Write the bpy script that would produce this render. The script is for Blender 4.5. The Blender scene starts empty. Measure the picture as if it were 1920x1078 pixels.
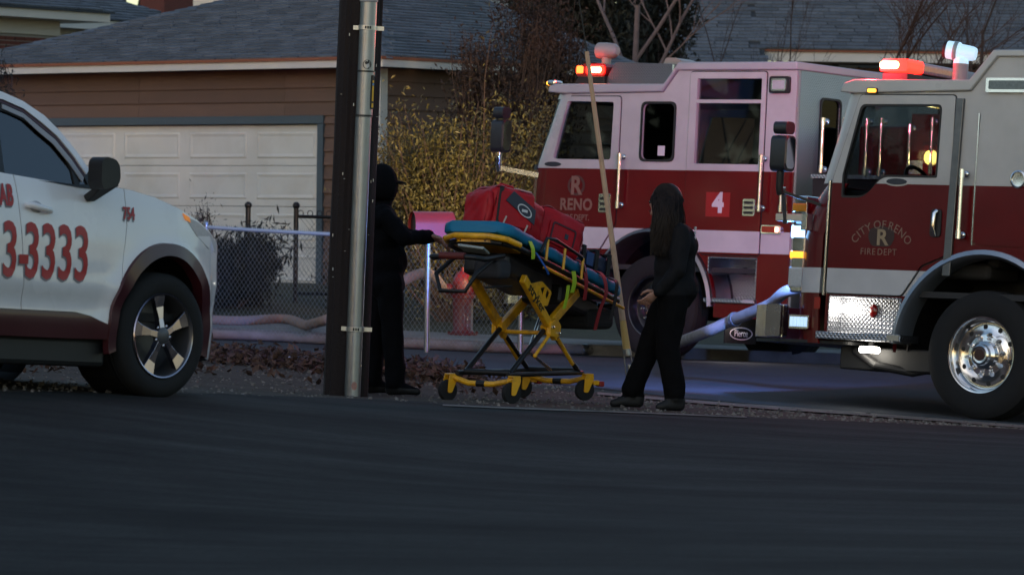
import bpy, bmesh, math, random
import numpy as np
from mathutils import Vector, Matrix, Euler
from mathutils.geometry import tessellate_polygon
random.seed(7); np.random.seed(7)
SC = bpy.context.scene
COL = SC.collection

# ------------------------------------------------------------------ camera
F_PX, CAM_H, Y_HOR, ROLL = 8000.0, 1.35, 420.0, 0.012
PITCH = math.atan((539 - Y_HOR) / F_PX)
_r = np.array([math.cos(ROLL), 0, math.sin(ROLL)])
_u0 = np.array([-math.sin(ROLL), 0, math.cos(ROLL)])
_f = np.array([0, math.cos(PITCH), 0]) - _u0 * math.sin(PITCH)
_u = _u0 * math.cos(PITCH) + np.array([0, math.sin(PITCH), 0])
CAMP = np.array([0, 0, CAM_H])
cam_d = bpy.data.cameras.new('camera')
cam = bpy.data.objects.new('camera', cam_d); COL.objects.link(cam)
cam_d.sensor_width = 36.0; cam_d.sensor_fit = 'HORIZONTAL'; cam_d.lens = F_PX / 1920 * 36
cam_d.clip_start = 0.5; cam_d.clip_end = 600
M = Matrix.Identity(4)
for i in range(3):
    M[i][0] = _r[i]; M[i][1] = _u[i]; M[i][2] = -_f[i]; M[i][3] = CAMP[i]
cam.matrix_world = M
cam_d.dof.use_dof = True; cam_d.dof.focus_distance = 32.5; cam_d.dof.aperture_fstop = 6.3
SC.camera = cam

# ------------------------------------------------------------------ sky, sun, exposure
W = bpy.data.worlds.new('World'); SC.world = W; W.use_nodes = True
nt = W.node_tree
sky = nt.nodes.new('ShaderNodeTexSky'); sky.sky_type = 'NISHITA'; sky.sun_disc = False
SUN_EL, SUN_AZ = 9.0, 215.0          # azimuth: clockwise from +Y, where the light comes from
sky.sun_elevation = math.radians(SUN_EL); sky.sun_rotation = math.radians(SUN_AZ)
sky.air_density = 1.0; sky.dust_density = 0.6; sky.ozone_density = 1.4
nt.links.new(sky.outputs[0], nt.nodes['Background'].inputs[0])
nt.nodes['Background'].inputs[1].default_value = 0.12
sl = bpy.data.lights.new('sun', 'SUN'); sl.energy = 0.12; sl.angle = math.radians(60); sl.color = (1.0, 0.86, 0.84)
so = bpy.data.objects.new('sun', sl); COL.objects.link(so)
a = math.radians(SUN_AZ); e = math.radians(max(SUN_EL, 25))
so.rotation_euler = Vector((math.sin(a) * math.cos(e), math.cos(a) * math.cos(e), math.sin(e))).to_track_quat('Z', 'Y').to_euler()
SC.view_settings.view_transform = 'Standard'; SC.view_settings.look = 'None'
SC.view_settings.exposure = 0.86; SC.view_settings.gamma = 1.0; SC.view_settings.use_curve_mapping = False
SC.cycles.use_denoising = True; SC.cycles.max_bounces = 8; SC.cycles.transparent_max_bounces = 24
SC.cycles.sample_clamp_indirect = 4.0; SC.cycles.caustics_reflective = False; SC.cycles.caustics_refractive = False

# ------------------------------------------------------------------ pixel helpers (photo pixels, 1920 wide)
def ray(x, y): return _f + _r * (x - 960) / F_PX - _u * (y - 539) / F_PX
def at(x, y, D):
    v = ray(x, y); return CAMP + v * D / v[1]

# ground height: a smooth surface through the places where things touch the ground
_cp = []
for q in [(0, 1078, 16.3), (960, 1078, 16.4), (1920, 1078, 16.5), (960, 900, 22), (1920, 900, 23), (308, 747, 25), (650, 742, 31),
          (955, 753, 31), (848, 744, 31.3), (1250, 770, 31.2), (1920, 803, 32), (1222, 673, 43.2), (800, 662, 45), (400, 612, 49),
          (595, 544, 54.8), (100, 545, 58.5), (1500, 683, 43)]:
    p = at(*q); _cp.append((p[0], p[1], p[2]))
_cp += [(-3.73, 22.9, .42), (3.84, 34.82, -.205), (5.25, 36.63, -.28), (7.65, 31.9, -.27), (2.91, 44.99, -.08), (5.15, 40.2, -.07), (6.56, 41.86, -.12),
        (-4, 6, .1), (0, 6, 0), (4, 6, -.1), (-14, 30, .6), (-14, 55, .6), (14, 35, -.5), (16, 55, .1), (0, 62, .4), (9, 62, .3), (-12, 90, .6), (12, 90, .5), (0, 90, .55)]
_cp = np.array(_cp)
def _tk(d2): return 0.5 * d2 * np.log(d2 + 1e-9)
_n = len(_cp)
_K = _tk(((_cp[:, None, :2] - _cp[None, :, :2]) ** 2).sum(-1)) + np.eye(_n) * 0.6
_P = np.c_[np.ones(_n), _cp[:, :2]]
_A = np.block([[_K, _P], [_P.T, np.zeros((3, 3))]])
_w = np.linalg.solve(_A, np.r_[_cp[:, 2], np.zeros(3)])
def gzs(X, Y):
    X = np.clip(np.asarray(X, float), -20, 20); Y = np.clip(np.asarray(Y, float), 3, 95)
    d2 = (X[..., None] - _cp[:, 0]) ** 2 + (Y[..., None] - _cp[:, 1]) ** 2
    return _tk(d2) @ _w[:_n] + _w[_n] + _w[_n + 1] * X + _w[_n + 2] * Y
def gz(x, y): return float(gzs(np.array([x]), np.array([y]))[0])
def ground_px(x, y):
    """first point where the ray through a photo pixel meets the ground"""
    v = ray(x, y); v = v / v[1]
    D = np.linspace(8, 95, 1500)
    p = CAMP[None] + v[None] * D[:, None]
    h = p[:, 2] - gzs(p[:, 0], p[:, 1])
    k = np.argmax(h < 0) if (h < 0).any() else len(D) - 1
    return p[k]
def on_ground(x, D):
    v = ray(x, 600); X = v[0] / v[1] * D
    return np.array([X, D, gz(X, D)])

# ------------------------------------------------------------------ object helpers
def tag(o, label=None, cat=None, group=None, kind=None):
    if label: o['label'] = label
    if cat: o['category'] = cat
    if group: o['group'] = group
    if kind: o['kind'] = kind
    return o
def empty(name, loc=(0, 0, 0), rz=0, label=None, cat=None, group=None, mw=None):
    o = bpy.data.objects.new(name, None); COL.objects.link(o); o.empty_display_size = .2
    if mw is not None: o.matrix_world = mw
    else: o.location = Vector(loc); o.rotation_euler = (0, 0, rz)
    return tag(o, label, cat, group)
def link_mesh(name, me, parent=None):
    o = bpy.data.objects.new(name, me); COL.objects.link(o)
    if parent is not None: o.parent = parent
    return o
class MB:
    def __init__(s): s.v = []; s.f = []; s.m = []
    def add(s, vs, fs, m=0):
        b = len(s.v); s.v += [tuple(map(float, p)) for p in vs]; s.f += [tuple(b + i for i in q) for q in fs]; s.m += [m] * len(fs); return s
    def box(s, x0, x1, y0, y1, z0, z1, m=0):
        vs = [(x, y, z) for x in (x0, x1) for y in (y0, y1) for z in (z0, z1)]
        return s.add(vs, [(0, 1, 3, 2), (4, 6, 7, 5), (0, 4, 5, 1), (2, 3, 7, 6), (0, 2, 6, 4), (1, 5, 7, 3)], m)
    def obox(s, c, size, R=None, m=0):
        hx, hy, hz = [q / 2 for q in size]; c = Vector(c); R = R or Matrix.Identity(3)
        vs = [c + R @ Vector((x, y, z)) for x in (-hx, hx) for y in (-hy, hy) for z in (-hz, hz)]
        return s.add(vs, [(0, 1, 3, 2), (4, 6, 7, 5), (0, 4, 5, 1), (2, 3, 7, 6), (0, 2, 6, 4), (1, 5, 7, 3)], m)
    def bar(s, a, b, w, h, up=(0, 0, 1), m=0):
        a = Vector(a); b = Vector(b); d = b - a; L = d.length; d.normalize(); u = Vector(up); sd = d.cross(u)
        if sd.length < 1e-4: sd = d.cross(Vector((1, 0, 0)))
        sd.normalize(); u = sd.cross(d)
        return s.obox((a + b) / 2, (L, w, h), Matrix((d, sd, u)).transposed(), m)
    def tube(s, pts, r, n=8, cap=True, m=0):
        pts = [Vector(p) for p in pts]; k = len(pts); rs = r if hasattr(r, '__len__') else [r] * k
        vs = []; pu = None
        for i, p in enumerate(pts):
            d = (pts[min(i + 1, k - 1)] - pts[max(i - 1, 0)]).normalized()
            if pu is None: pu = d.orthogonal().normalized()
            else:
                pu = pu - d * pu.dot(d); pu = pu.normalized() if pu.length > 1e-5 else d.orthogonal().normalized()
            q = d.cross(pu)
            for j in range(n):
                t = 2 * math.pi * j / n; vs.append(p + (pu * math.cos(t) + q * math.sin(t)) * rs[i])
        fs = [(i * n + j, i * n + (j + 1) % n, (i + 1) * n + (j + 1) % n, (i + 1) * n + j) for i in range(k - 1) for j in range(n)]
        if cap: fs += [tuple(range(n - 1, -1, -1)), tuple((k - 1) * n + j for j in range(n))]
        return s.add(vs, fs, m)
    def lathe(s, prof, n=24, c=(0, 0, 0), ax=(0, 0, 1), m=0, close=False, cap=True):
        c = Vector(c); ax = Vector(ax).normalized(); u = ax.orthogonal().normalized(); w = ax.cross(u)
        vs = [c + ax * h + (u * math.cos(2 * math.pi * j / n) + w * math.sin(2 * math.pi * j / n)) * r for r, h in prof for j in range(n)]
        k = len(prof); rng = range(k) if close else range(k - 1)
        fs = [(i * n + j, i * n + (j + 1) % n, ((i + 1) % k) * n + (j + 1) % n, ((i + 1) % k) * n + j) for i in rng for j in range(n)]
        if not close and cap:
            if prof[0][0] > 1e-5: fs.append(tuple(range(n - 1, -1, -1)))
            if prof[-1][0] > 1e-5: fs.append(tuple((k - 1) * n + j for j in range(n)))
        return s.add(vs, fs, m)
    def prism(s, out, fn, t0, t1, holes=(), m=0):
        """outline with holes, in 2D; fn(u, w, t) -> 3D; extruded t0..t1"""
        loops = [[Vector((p[0], p[1], 0)) for p in out]] + [[Vector((p[0], p[1], 0)) for p in h] for h in holes]
        flat = [p for l in loops for p in l]; n = len(flat)
        tr = tessellate_polygon(loops)
        vs = [fn(p[0], p[1], t0) for p in flat] + [fn(p[0], p[1], t1) for p in flat]
        fs = [tuple(t) for t in tr] + [tuple(n + i for i in reversed(t)) for t in tr]
        b = 0
        for l in loops:
            k = len(l); fs += [(b + i, b + (i + 1) % k, n + b + (i + 1) % k, n + b + i) for i in range(k)]; b += k
        return s.add(vs, fs, m)
    def ball(s, c, r, n=8, k=6, m=0):
        r = r if hasattr(r, '__len__') else (r, r, r); vs = []; fs = []
        for i in range(k + 1):
            p = math.pi * i / k
            for j in range(n):
                t = 2 * math.pi * j / n
                vs.append((c[0] + r[0] * math.sin(p) * math.cos(t), c[1] + r[1] * math.sin(p) * math.sin(t), c[2] + r[2] * math.cos(p)))
        for i in range(k):
            for j in range(n): fs.append((i * n + j, (i + 1) * n + j, (i + 1) * n + (j + 1) % n, i * n + (j + 1) % n))
        return s.add(vs, fs, m)
    def mesh(s, name, mats, smooth=None):
        me = bpy.data.meshes.new(name); me.from_pydata(s.v, [], s.f)
        mats = mats if isinstance(mats, (list, tuple)) else [mats]
        for q in mats: me.materials.append(q)
        if len(mats) > 1: me.polygons.foreach_set('material_index', s.m)
        bm = bmesh.new(); bm.from_mesh(me)
        bmesh.ops.remove_doubles(bm, verts=bm.verts, dist=1e-5)
        bmesh.ops.recalc_face_normals(bm, faces=bm.faces); bm.to_mesh(me); bm.free()
        if smooth is not None:
            me.shade_smooth(); me.set_sharp_from_angle(angle=math.radians(smooth))
        me.update(); return me
    def build(s, name, mats, parent=None, smooth=None, bevel=0, seg=2):
        o = link_mesh(name, s.mesh(name, mats, smooth), parent)
        if bevel:
            b = o.modifiers.new('bevel', 'BEVEL'); b.width = bevel; b.segments = seg; b.limit_method = 'ANGLE'; b.angle_limit = math.radians(35)
        return o
def rrect(x0, x1, z0, z1, r, n=5):
    pts = []
    for cx, cz, a0 in ((x1 - r, z1 - r, 0), (x0 + r, z1 - r, 90), (x0 + r, z0 + r, 180), (x1 - r, z0 + r, 270)):
        for i in range(n + 1):
            t = math.radians(a0 + 90 * i / n); pts.append((cx + r * math.cos(t), cz + r * math.sin(t)))
    return pts
def rpoly(pts, r, n=5):
    """round the corners of a polygon; r may be a list"""
    out = []; k = len(pts)
    for i in range(k):
        p = Vector(pts[i]); a = Vector(pts[i - 1]) - p; b = Vector(pts[(i + 1) % k]) - p
        rr = r[i] if hasattr(r, '__len__') else r
        rr = min(rr, a.length * .45, b.length * .45); p0 = p + a.normalized() * rr; p1 = p + b.normalized() * rr
        for j in range(n + 1):
            t = j / n; out.append(tuple(p0 * (1 - t) ** 2 + p * 2 * t * (1 - t) + p1 * t * t))
    return out
def copy_tree(o, parent=None):
    c = o.copy(); COL.objects.link(c); c.parent = parent
    for ch in list(o.children): copy_tree(ch, c)
    return c
def text_mesh(body, size, fn, mat, name, parent, bold=.0, space=1.0, sx=1.0, depth=.0015, arc=0, x_off=0):
    cu = bpy.data.curves.new('t', 'FONT'); cu.body = body; cu.size = size; cu.align_x = 'CENTER'; cu.align_y = 'CENTER'
    cu.offset = bold; cu.extrude = depth; cu.resolution_u = 3; cu.space_character = space
    o = bpy.data.objects.new('t', cu); COL.objects.link(o)
    dg = bpy.context.evaluated_depsgraph_get(); me = bpy.data.meshes.new_from_object(o.evaluated_get(dg))
    bpy.data.objects.remove(o); me.name = name; me.materials.clear(); me.materials.append(mat)
    for v in me.vertices:
        x, y, z = v.co; x = (x + x_off) * sx
        if arc:
            an = x / arc; rr = arc + y; x = rr * math.sin(an); y = rr * math.cos(an) - arc
        v.co = fn(x, y, z)
    return link_mesh(name, me, parent)

def text_words(body, size, fn, mat_, name, parent, **k):
    """the words of a line, each its own mesh, laid out as one centred line"""
    def wid(t):
        cu = bpy.data.curves.new('w', 'FONT'); cu.body = t; cu.size = size; cu.space_character = k.get('space', 1.0); o = bpy.data.objects.new('w', cu); COL.objects.link(o)
        d = o.evaluated_get(bpy.context.evaluated_depsgraph_get()).dimensions.x; bpy.data.objects.remove(o); return d
    ws = body.split(); W_ = [wid(t) for t in ws]; sp = size * .32; x = -(sum(W_) + sp * (len(ws) - 1)) / 2
    for t, w in zip(ws, W_): text_mesh(t, size, fn, mat_, name, parent, x_off=x + w / 2, **k); x += w + sp

# ------------------------------------------------------------------ materials
MATS = {}
def mat(name, col, rough=.6, metal=0, var=.12, scale=6, bump=0, bscale=60, coat=0, emit=None, estr=0, dirt=None, dscale=3, spec=.5, island=0, sheen=0):
    m = bpy.data.materials.new(name); m.use_nodes = True; n = m.node_tree.nodes; L = m.node_tree.links
    b = n['Principled BSDF']; b.inputs['Roughness'].default_value = rough; b.inputs['Metallic'].default_value = metal
    b.inputs['Specular IOR Level'].default_value = spec; b.inputs['Coat Weight'].default_value = coat; b.inputs['Coat Roughness'].default_value = .06
    if sheen: b.inputs['Sheen Weight'].default_value = sheen
    tc = n.new('ShaderNodeTexCoord')
    nz = n.new('ShaderNodeTexNoise'); nz.inputs['Scale'].default_value = scale; nz.inputs['Detail'].default_value = 6
    L.new(tc.outputs['Object'], nz.inputs['Vector'])
    mx = n.new('ShaderNodeMix'); mx.data_type = 'RGBA'
    lo = [max(0, c * (1 - var * 1.6)) for c in col]; hi = [min(1, c * (1 + var * 1.6)) for c in col]
    mx.inputs[6].default_value = (*lo, 1); mx.inputs[7].default_value = (*hi, 1)
    L.new(nz.outputs['Fac'], mx.inputs[0]); out = mx.outputs[2]
    if island:
        g = n.new('ShaderNodeNewGeometry'); oi = n.new('ShaderNodeObjectInfo')
        ad = n.new('ShaderNodeMath'); ad.operation = 'ADD'; L.new(g.outputs['Random Per Island'], ad.inputs[0]); L.new(oi.outputs['Random'], ad.inputs[1])
        fr = n.new('ShaderNodeMath'); fr.operation = 'FRACT'; L.new(ad.outputs[0], fr.inputs[0])
        mr = n.new('ShaderNodeMapRange'); mr.inputs[3].default_value = 1 - island; mr.inputs[4].default_value = 1 + island; L.new(fr.outputs[0], mr.inputs[0])
        hs = n.new('ShaderNodeHueSaturation'); L.new(mr.outputs[0], hs.inputs['Value']); L.new(out, hs.inputs['Color']); out = hs.outputs[0]
    if dirt:
        n2 = n.new('ShaderNodeTexNoise'); n2.inputs['Scale'].default_value = dscale; n2.inputs['Detail'].default_value = 8; n2.inputs['Roughness'].default_value = .65
        L.new(tc.outputs['Object'], n2.inputs['Vector'])
        rp = n.new('ShaderNodeValToRGB'); rp.color_ramp.elements[0].position = .47; rp.color_ramp.elements[1].position = .72
        L.new(n2.outputs['Fac'], rp.inputs[0]); m2 = n.new('ShaderNodeMix'); m2.data_type = 'RGBA'
        L.new(rp.outputs[0], m2.inputs[0]); L.new(out, m2.inputs[6]); m2.inputs[7].default_value = (*dirt, 1); out = m2.outputs[2]
    L.new(out, b.inputs['Base Color'])
    if bump:
        n3 = n.new('ShaderNodeTexNoise'); n3.inputs['Scale'].default_value = bscale; n3.inputs['Detail'].default_value = 5
        L.new(tc.outputs['Object'], n3.inputs['Vector']); bp = n.new('ShaderNodeBump'); bp.inputs['Strength'].default_value = bump; bp.inputs['Distance'].default_value = .01
        L.new(n3.outputs['Fac'], bp.inputs['Height']); L.new(bp.outputs[0], b.inputs['Normal'])
    rv = n.new('ShaderNodeMapRange'); rv.inputs[3].default_value = max(0, rough - .08); rv.inputs[4].default_value = min(1, rough + .1)
    L.new(nz.outputs['Fac'], rv.inputs[0]); L.new(rv.outputs[0], b.inputs['Roughness'])
    if emit:
        b.inputs['Emission Color'].default_value = (*emit, 1); b.inputs['Emission Strength'].default_value = estr
    MATS[name] = m; return m
def glass(name, tint=(.55, .6, .6), rough=.02, ior=1.5):
    m = bpy.data.materials.new(name); m.use_nodes = True; n = m.node_tree.nodes; L = m.node_tree.links
    n.remove(n['Principled BSDF']); t = n.new('ShaderNodeBsdfTransparent'); t.inputs[0].default_value = (*tint, 1)
    g = n.new('ShaderNodeBsdfGlossy'); g.inputs['Roughness'].default_value = rough; g.inputs[0].default_value = (1, 1, 1, 1)
    fr = n.new('ShaderNodeFresnel'); fr.inputs[0].default_value = ior
    mx = n.new('ShaderNodeMixShader'); L.new(fr.outputs[0], mx.inputs[0]); L.new(t.outputs[0], mx.inputs[1]); L.new(g.outputs[0], mx.inputs[2])
    L.new(mx.outputs[0], n['Material Output'].inputs[0]); return m
def plate_mat(name, col=(.5, .51, .54), rough=.3, scale=28, strength=.8):
    """aluminium tread plate: rows of raised lozenges"""
    m = mat(name, col, rough, 1.0, .08, 3); n = m.node_tree.nodes; L = m.node_tree.links; b = n['Principled BSDF']
    tc = n.new('ShaderNodeTexCoord'); sp = n.new('ShaderNodeSeparateXYZ'); L.new(tc.outputs['Object'], sp.inputs[0])
    def mth(op, a, b_=None):
        q = n.new('ShaderNodeMath'); q.operation = op
        for i, x in enumerate((a, b_)):
            if x is None: continue
            if isinstance(x, (int, float)): q.inputs[i].default_value = x
            else: L.new(x, q.inputs[i])
        return q.outputs[0]
    u = mth('ADD', sp.outputs['X'], sp.outputs['Y']); w = sp.outputs['Z']
    p = mth('SINE', mth('MULTIPLY', mth('ADD', u, w), scale * math.pi)); q = mth('SINE', mth('MULTIPLY', mth('SUBTRACT', u, w), scale * math.pi))
    h = mth('SUBTRACT', mth('POWER', mth('ABSOLUTE', mth('MULTIPLY', p, q)), 1.5), mth('MULTIPLY', mth('MULTIPLY', mth('SIGN', mth('MULTIPLY', p, q)), .35), mth('ABSOLUTE', p)))
    bp = n.new('ShaderNodeBump'); bp.inputs['Strength'].default_value = strength; bp.inputs['Distance'].default_value = .006
    L.new(h, bp.inputs['Height']); L.new(bp.outputs[0], b.inputs['Normal']); return m
# ------------------------------------------------------------------ posed frames
def pose(px, py, D, loc, heading, pitch=0, roll=0):
    """frame whose local point loc lies on photo pixel (px,py) at depth D; x forward, y left, z up"""
    a = math.radians(heading)
    x = np.array([math.cos(a), math.sin(a), 0]); y = np.array([-math.sin(a), math.cos(a), 0]); z = np.array([0, 0, 1.])
    x2 = x * math.cos(pitch) + z * math.sin(pitch); z2 = z * math.cos(pitch) - x * math.sin(pitch)
    y3 = y * math.cos(roll) + z2 * math.sin(roll); z3 = z2 * math.cos(roll) - y * math.sin(roll)
    R = np.array([x2, y3, z3]).T; o = at(px, py, D) - R @ np.array(loc, float)
    m = Matrix.Identity(4)
    for i in range(3):
        for j in range(3): m[i][j] = R[i][j]
        m[i][3] = o[i]
    return m
def loc_side(m, px, py, yl):
    mi = m.inverted(); v = mi.to_3x3() @ Vector(ray(px, py)); c = mi @ Vector(CAMP); t = (yl - c.y) / v.y; return c + v * t

# ------------------------------------------------------------------ shared materials
asphalt = mat('lot_asphalt', (.030, .0298, .0295), .93, 0, .45, 22, .9, 200, dirt=(.009, .009, .0095), dscale=.5, spec=.25)
def streaks(m, sx, sy, amt):
    n = m.node_tree.nodes; L = m.node_tree.links; bs = n['Principled BSDF']; src = bs.inputs['Base Color'].links[0].from_socket
    tc = n.new('ShaderNodeTexCoord'); mp = n.new('ShaderNodeMapping'); mp.inputs['Scale'].default_value = (sx, sy, 1); mp.inputs['Rotation'].default_value = (0, 0, .12); L.new(tc.outputs['Object'], mp.inputs['Vector'])
    nz = n.new('ShaderNodeTexNoise'); nz.inputs['Scale'].default_value = 1; nz.inputs['Detail'].default_value = 7; nz.inputs['Roughness'].default_value = .6; L.new(mp.outputs[0], nz.inputs['Vector'])
    mr = n.new('ShaderNodeMapRange'); mr.inputs[1].default_value = .32; mr.inputs[2].default_value = .68; mr.inputs[3].default_value = 1 - amt; mr.inputs[4].default_value = 1 + amt; L.new(nz.outputs['Fac'], mr.inputs[0])
    hs = n.new('ShaderNodeHueSaturation'); L.new(mr.outputs[0], hs.inputs['Value']); L.new(src, hs.inputs['Color']); L.new(hs.outputs[0], bs.inputs['Base Color'])
streaks(asphalt, .11, 1.2, .55)
streaks(asphalt, .9, 5.0, .3)
road_m = mat('road_asphalt', (.060, .066, .078), .85, 0, .15, 30, .4, 240, dirt=(.04, .042, .05), dscale=.6, spec=.3)
dirt_m = mat('dirt_ground', (.085, .066, .054), .95, 0, .3, 9, .9, 90, dirt=(.05, .038, .03), dscale=1.2, spec=.2)
conc = mat('concrete', (.23, .22, .21), .85, 0, .14, 8, .4, 120, dirt=(.13, .12, .11), dscale=1.5)
conc_worn = mat('worn_concrete', (.22, .19, .165), .9, 0, .25, 7, .8, 120, dirt=(.07, .062, .055), dscale=2.2)
leaf_dead = mat('dead_leaf', (.085, .045, .03), .8, 0, .2, 10, island=.6)
stone_m = mat('gravel_stone', (.17, .145, .13), .9, 0, .2, 10, island=.55)
grass_m = mat('dry_grass', (.062, .058, .034), .9, 0, .3, 20, .8, 70, dirt=(.04, .034, .022), dscale=2)
shingle_m = mat('asphalt_shingle', (.138, .156, .186), .92, 0, .16, 12, .5, 300, island=.22, spec=.2)
roofbase_m = mat('roof_underlay', (.05, .057, .066), .95, 0, .1)
siding_m = mat('brown_siding', (.165, .098, .074), .75, 0, .1, 2, .15, 80, island=.09)
cream_paint = mat('cream_paint', (.66, .61, .55), .6, 0, .06, 3, .1, 60)
white_trim = mat('white_trim', (.68, .65, .62), .55, 0, .06, 3)
door_white = mat('garage_door_white', (.80, .77, .73), .5, 0, .05, 2, dirt=(.68, .63, .57), dscale=.8)
bluegrey = mat('blue_grey_trim', (.085, .115, .14), .6, 0, .08)
drip = mat('rust_drip_edge', (.28, .095, .05), .6, 0, .15, 6)
brick_m = mat('red_brick', (.15, .045, .035), .85, 0, .15, 9, .4, 80, island=.25)
mortar = mat('mortar', (.35, .32, .29), .9, 0, .08)
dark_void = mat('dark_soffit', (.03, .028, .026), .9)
galv = mat('galvanised_steel', (.36, .37, .39), .34, .95, .12, 12, .08, 90)
black_metal = mat('black_metal', (.014, .014, .016), .45, .3, .1)
rubber = mat('black_rubber', (.013, .013, .014), .75, 0, .15, 20, .2, 150, spec=.35)
rubber_dull = mat('tyre_rubber', (.017, .017, .018), .85, 0, .2, 14, .25, 120, spec=.3)
chrome = mat('chrome', (.8, .8, .82), .08, 1, .03)
wood_m = mat('creosote_wood', (.014, .0075, .0065), .85, 0, .35, 3, .7, 40)

# ------------------------------------------------------------------ ground
def grid_axis(dense0, dense1, step, far0, far1):
    a = list(np.arange(dense0, dense1 + 1e-6, step)); lo = []; hi = []; d = step; x = dense0
    while x > far0: d *= 1.35; x -= d; lo.append(x)
    d = step; x = dense1
    while x < far1: d *= 1.35; x += d; hi.append(x)
    return np.array(lo[::-1] + a + hi)
gx = grid_axis(-14, 14, .5, -400, 400); gy = grid_axis(6, 70, .5, -60, 500)
GX, GY = np.meshgrid(gx, gy); GZ = gzs(GX, GY)
b = MB(); nx = len(gx)
b.v = list(zip(GX.ravel().tolist(), GY.ravel().tolist(), GZ.ravel().tolist()))
b.f = [(j * nx + i, j * nx + i + 1, (j + 1) * nx + i + 1, (j + 1) * nx + i) for j in range(len(gy) - 1) for i in range(nx - 1)]; b.m = [0] * len(b.f)
tag(b.build('ground', dirt_m, smooth=80), kind='structure')
def resample(pts, n):
    P = np.array([p[:2] for p in pts], float); s = np.r_[0, np.cumsum(np.hypot(*np.diff(P, axis=0).T))]
    t = np.linspace(0, s[-1], n); return np.c_[np.interp(t, s, P[:, 0]), np.interp(t, s, P[:, 1])]
def strip(near, far, nu, nv, dz, thick=0, jitter=0):
    A = resample(near, nu); B = resample(far, nu); bb = MB(); T = np.linspace(0, 1, nv)
    if jitter:
        rs = np.random.RandomState(5); B = B + np.c_[np.zeros(nu), np.convolve(rs.randn(nu), np.ones(3) / 3, 'same') * jitter]
    Q = A[None] * (1 - T[:, None, None]) + B[None] * T[:, None, None]
    Z = gzs(Q[..., 0], Q[..., 1]) + dz
    vs = np.c_[Q.reshape(-1, 2), Z.ravel()].tolist()
    fs = [(j * nu + i, j * nu + i + 1, (j + 1) * nu + i + 1, (j + 1) * nu + i) for j in range(nv - 1) for i in range(nu - 1)]
    bb.add(vs, fs)
    if thick:
        for row, flip in ((0, 0), (nv - 1, 1)):
            base = [row * nu + i for i in range(nu)]; lv = [(vs[k][0], vs[k][1], vs[k][2] - thick) for k in base]
            bb.add([vs[k] for k in base] + lv, [(i, i + 1, nu + i + 1, nu + i) for i in range(nu - 1)])
    return bb
gp = lambda l: [ground_px(*q) for q in l]
lot_edge = gp([(0, 735), (150, 736), (300, 738), (450, 741), (600, 746), (750, 752), (900, 761), (1100, 770), (1300, 778), (1500, 787), (1700, 795), (1920, 806)])
lot_far = [np.array([-60, lot_edge[0][1] + 2.0])] + lot_edge + [np.array([60, lot_edge[-1][1] - 12])]
lot_near = [np.array([-60, 2.0]), np.array([60, 2.0])]
tag(strip(lot_near, lot_far, 700, 90, .006, jitter=.16).build('parking_lot', asphalt, smooth=80), kind='structure')
road_near = gp([(380, 664), (560, 678), (700, 690), (850, 702), (1000, 716), (1140, 731), (1280, 747), (1440, 760), (1600, 772), (1760, 785), (1920, 798)])
d0 = road_near[0] - road_near[1]; d1 = road_near[-1] - road_near[-2]
road_near = [road_near[0] + d0 / np.linalg.norm(d0[:2]) * 50] + road_near + [road_near[-1] + d1 / np.linalg.norm(d1[:2]) * 50]
kerb_px = gp([(380, 633), (700, 646), (1000, 658), (1280, 670), (1550, 683)])
k0 = kerb_px[0][:2]; k1 = kerb_px[-1][:2]; kd = (k1 - k0) / np.linalg.norm(k1 - k0); kn = np.array([-kd[1], kd[0]])
if kn[1] < 0: kn = -kn
kerb_line = [k0 - kd * 60, k0, k1, k1 + kd * 60]
tag(strip(road_near, kerb_line, 260, 24, .005).build('road', road_m, smooth=80), kind='structure')
off = lambda l, d: [p[:2] + kn * d for p in l]
tag(strip(kerb_line, off(kerb_line, .16), 200, 2, .12, .2).build('kerb', conc, smooth=30), kind='structure')
# pavement beyond the kerb in slabs
for i in range(-4, 9):
    s0 = k0 + kd * (i * 1.5); a_ = [s0 + kn * .165, s0 + kd * 1.488 + kn * .165]; f_ = [p + kn * 1.3 for p in a_]
    if i == -4: a_[0] = a_[0] - kd * 40; f_[0] = f_[0] - kd * 40
    if i == 8: a_[1] = a_[1] + kd * 40; f_[1] = f_[1] + kd * 40
    tag(strip(a_, f_, 8, 5, .115, .18).build('pavement_slab', conc, smooth=30), kind='structure')
yard_n = off(kerb_line, 1.48); yard_f = off(kerb_line, 30)
tag(strip(yard_n, yard_f, 220, 50, .09).build('yard', grass_m, smooth=80), kind='structure')
# worn concrete edging along the near side of the road
e_n = gp([(1120, 742), (1290, 757), (1450, 770), (1600, 780), (1760, 792), (1920, 805)]); e_f = gp([(1120, 738), (1290, 752), (1450, 763), (1600, 774), (1760, 787), (1920, 799)])
tag(strip(e_n, e_f, 60, 3, .012).build('road_edging', conc_worn, smooth=60), kind='structure')
e_n = gp([(830, 764), (1000, 771), (1200, 778), (1400, 786)]); e_f = gp([(830, 761), (1000, 768), (1200, 775.5), (1400, 784)])
tag(strip(e_n, e_f, 60, 3, .012, jitter=.03).build('lot_edging', conc_worn, smooth=60), kind='structure')

# driveway slab to the garage seen behind the fence
rs = np.random.RandomState(3)
def scatter_px(n, x0, x1, ylo, yhi):
    out = []
    for _ in range(n):
        x = rs.uniform(x0, x1); a0 = ylo(x); a1 = yhi(x); out.append(ground_px(x, rs.uniform(a0, a1)))
    return out
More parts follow.
